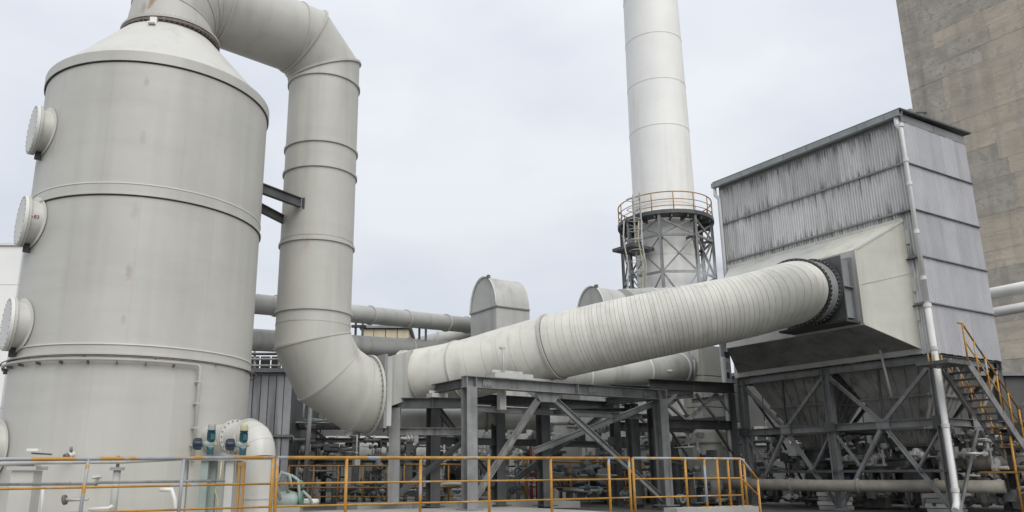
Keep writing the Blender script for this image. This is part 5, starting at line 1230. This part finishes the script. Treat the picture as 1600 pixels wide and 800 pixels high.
for k_, (mt, nn) in enumerate((('dark', 34), ('steel', 22), ('pale', 12))):
    tangle('pipework_tangle', f"{['blackened', 'mid grey', 'pale'][k_]} tangle of small pipes under the gooseneck bend", behind2, nn, mt, 80 + k_)

# bolted splice plates on the portal frame
for b_ in (.55, FL_ * .52 + .6, FL_ - .55):
    pl = part('splice_plate', MB().box(fp(b_, -.035, FZ - .15), .30, .022, .20, B, A), M['steel'], frame)
    mb = MB()
    for i in (-1, 0, 1):
        for j in (-1, 1): c = fp(b_ + i * .10, -.046, FZ - .15 + j * .06); mb.tube([c, c - A * .022], .016, 6)
    part('plate_bolts', mb, M['bolt'], pl, kind='stuff')
# thin wisp of steam drifting between the duct and the filter house
def wisp(c, sx, sy, sz, dens, label):
    mb = MB(); n = 16; vs = []; fs = []
    for i in range(n + 1):
        for j in range(n):
            a = math.pi * i / n; b = 2 * math.pi * j / n; vs.append(c + V((math.sin(a) * math.cos(b) * sx, math.sin(a) * math.sin(b) * sy, math.cos(a) * sz)))
    for i in range(n):
        for j in range(n): fs.append((i * n + j, i * n + (j + 1) % n, (i + 1) * n + (j + 1) % n, (i + 1) * n + j))
    mb.add(vs, fs)
    m = bpy.data.materials.new('steam'); m.use_nodes = True; t = m.node_tree; t.nodes.clear()
    o = t.nodes.new('ShaderNodeOutputMaterial'); v = t.nodes.new('ShaderNodeVolumePrincipled'); v.inputs['Color'].default_value = (.95, .95, .96, 1)
    tc_ = t.nodes.new('ShaderNodeTexCoord'); q = t.nodes.new('ShaderNodeTexNoise'); q.inputs['Scale'].default_value = 1.6; q.inputs['Detail'].default_value = 4
    t.links.new(tc_.outputs['Object'], q.inputs['Vector'])
    g = t.nodes.new('ShaderNodeVectorMath'); g.operation = 'MULTIPLY'; g.inputs[1].default_value = (1 / sx, 1 / sy, 1 / sz); t.links.new(tc_.outputs['Object'], g.inputs[0])
    h = t.nodes.new('ShaderNodeVectorMath'); h.operation = 'LENGTH'; t.links.new(g.outputs[0], h.inputs[0])
    f = t.nodes.new('ShaderNodeMapRange'); f.inputs[1].default_value = 0; f.inputs[2].default_value = .95; f.inputs[3].default_value = 1; f.inputs[4].default_value = 0; t.links.new(h.outputs['Value'], f.inputs[0])
    r = t.nodes.new('ShaderNodeMapRange'); r.inputs[1].default_value = .42; r.inputs[2].default_value = .72; r.inputs[3].default_value = 0; r.inputs[4].default_value = dens; t.links.new(q.outputs[0], r.inputs[0])
    k = t.nodes.new('ShaderNodeMath'); k.operation = 'MULTIPLY'; t.links.new(f.outputs[0], k.inputs[0]); t.links.new(r.outputs[0], k.inputs[1])
    t.links.new(k.outputs[0], v.inputs['Density']); t.links.new(v.outputs[0], o.inputs['Volume'])
    lo_ = c - Z * sz; mb.v = [p - c for p in mb.v]
    me = bpy.data.meshes.new('steam'); me.from_pydata([tuple(p) for p in mb.v], [], mb.f); fixn(me); me.materials.append(m)
    ob = bpy.data.objects.new('steam', me); sc.collection.objects.link(ob); ob.location = c
    return tag(ob, label, None, None, 'stuff')
wisp(at(1098, 428, 27.5), 1.7, .8, .8, 3.0, 'thin white steam drifting behind the banded duct at the chimney foot')

# pale sheet metal machine casings seen through the portal frame
for px0, px1, py0, Y, m, lab in ((864, 903, 648, 33.5, 'pale', 'pale sheet metal casing behind the tall drum in the portal frame'), (918, 966, 655, 34.5, 'cream', 'wide pale casing above the dark blower fan behind the portal frame'),
        (1064, 1100, 684, 31.0, 'pale', 'pale casing right of the black bottle-shaped pipe'), (1118, 1142, 676, 31.5, 'cream', 'narrow cream casing at the right end of the pipe bridge'), (757, 800, 668, 34.0, 'pale', 'pale casing behind the valve cluster in the portal frame bay')):
    p, q = at(px0, py0, Y), at(px1, py0, Y); w_ = q.x - p.x; h_ = p.z + .1; cx_ = (p.x + q.x) / 2
    t = thing('machine_casing', V((cx_, Y, -.1)), lab, 'casing', 'machine casings behind the portal frame')
    part('casing_body', MB().box((cx_, Y + .5, h_ / 2 - .1), w_, 1.0, h_), M[m], t)
    for i in range(3): part('casing_panel', MB().box((cx_, Y - .02, -.1 + h_ * (i + .5) / 3), w_ - .06, .04, h_ / 3 - .04), M[m], t)
    part('casing_lid', MB().box((cx_, Y + .5, h_ - .06), w_ + .12, 1.12, .06), M['flash'], t)
    part('casing_door', MB().box((cx_ + w_ * .18, Y - .06, h_ * .38), w_ * .36, .04, h_ * .45), M['flash'], t)
    part('casing_pipe', MB().tube([V((cx_ - w_ * .3, Y - .2, -.1)), V((cx_ - w_ * .3, Y - .2, h_ * .8)), V((cx_ - w_ * .3, Y + .3, h_ * .8))], .06, 10), M['steel'], t)
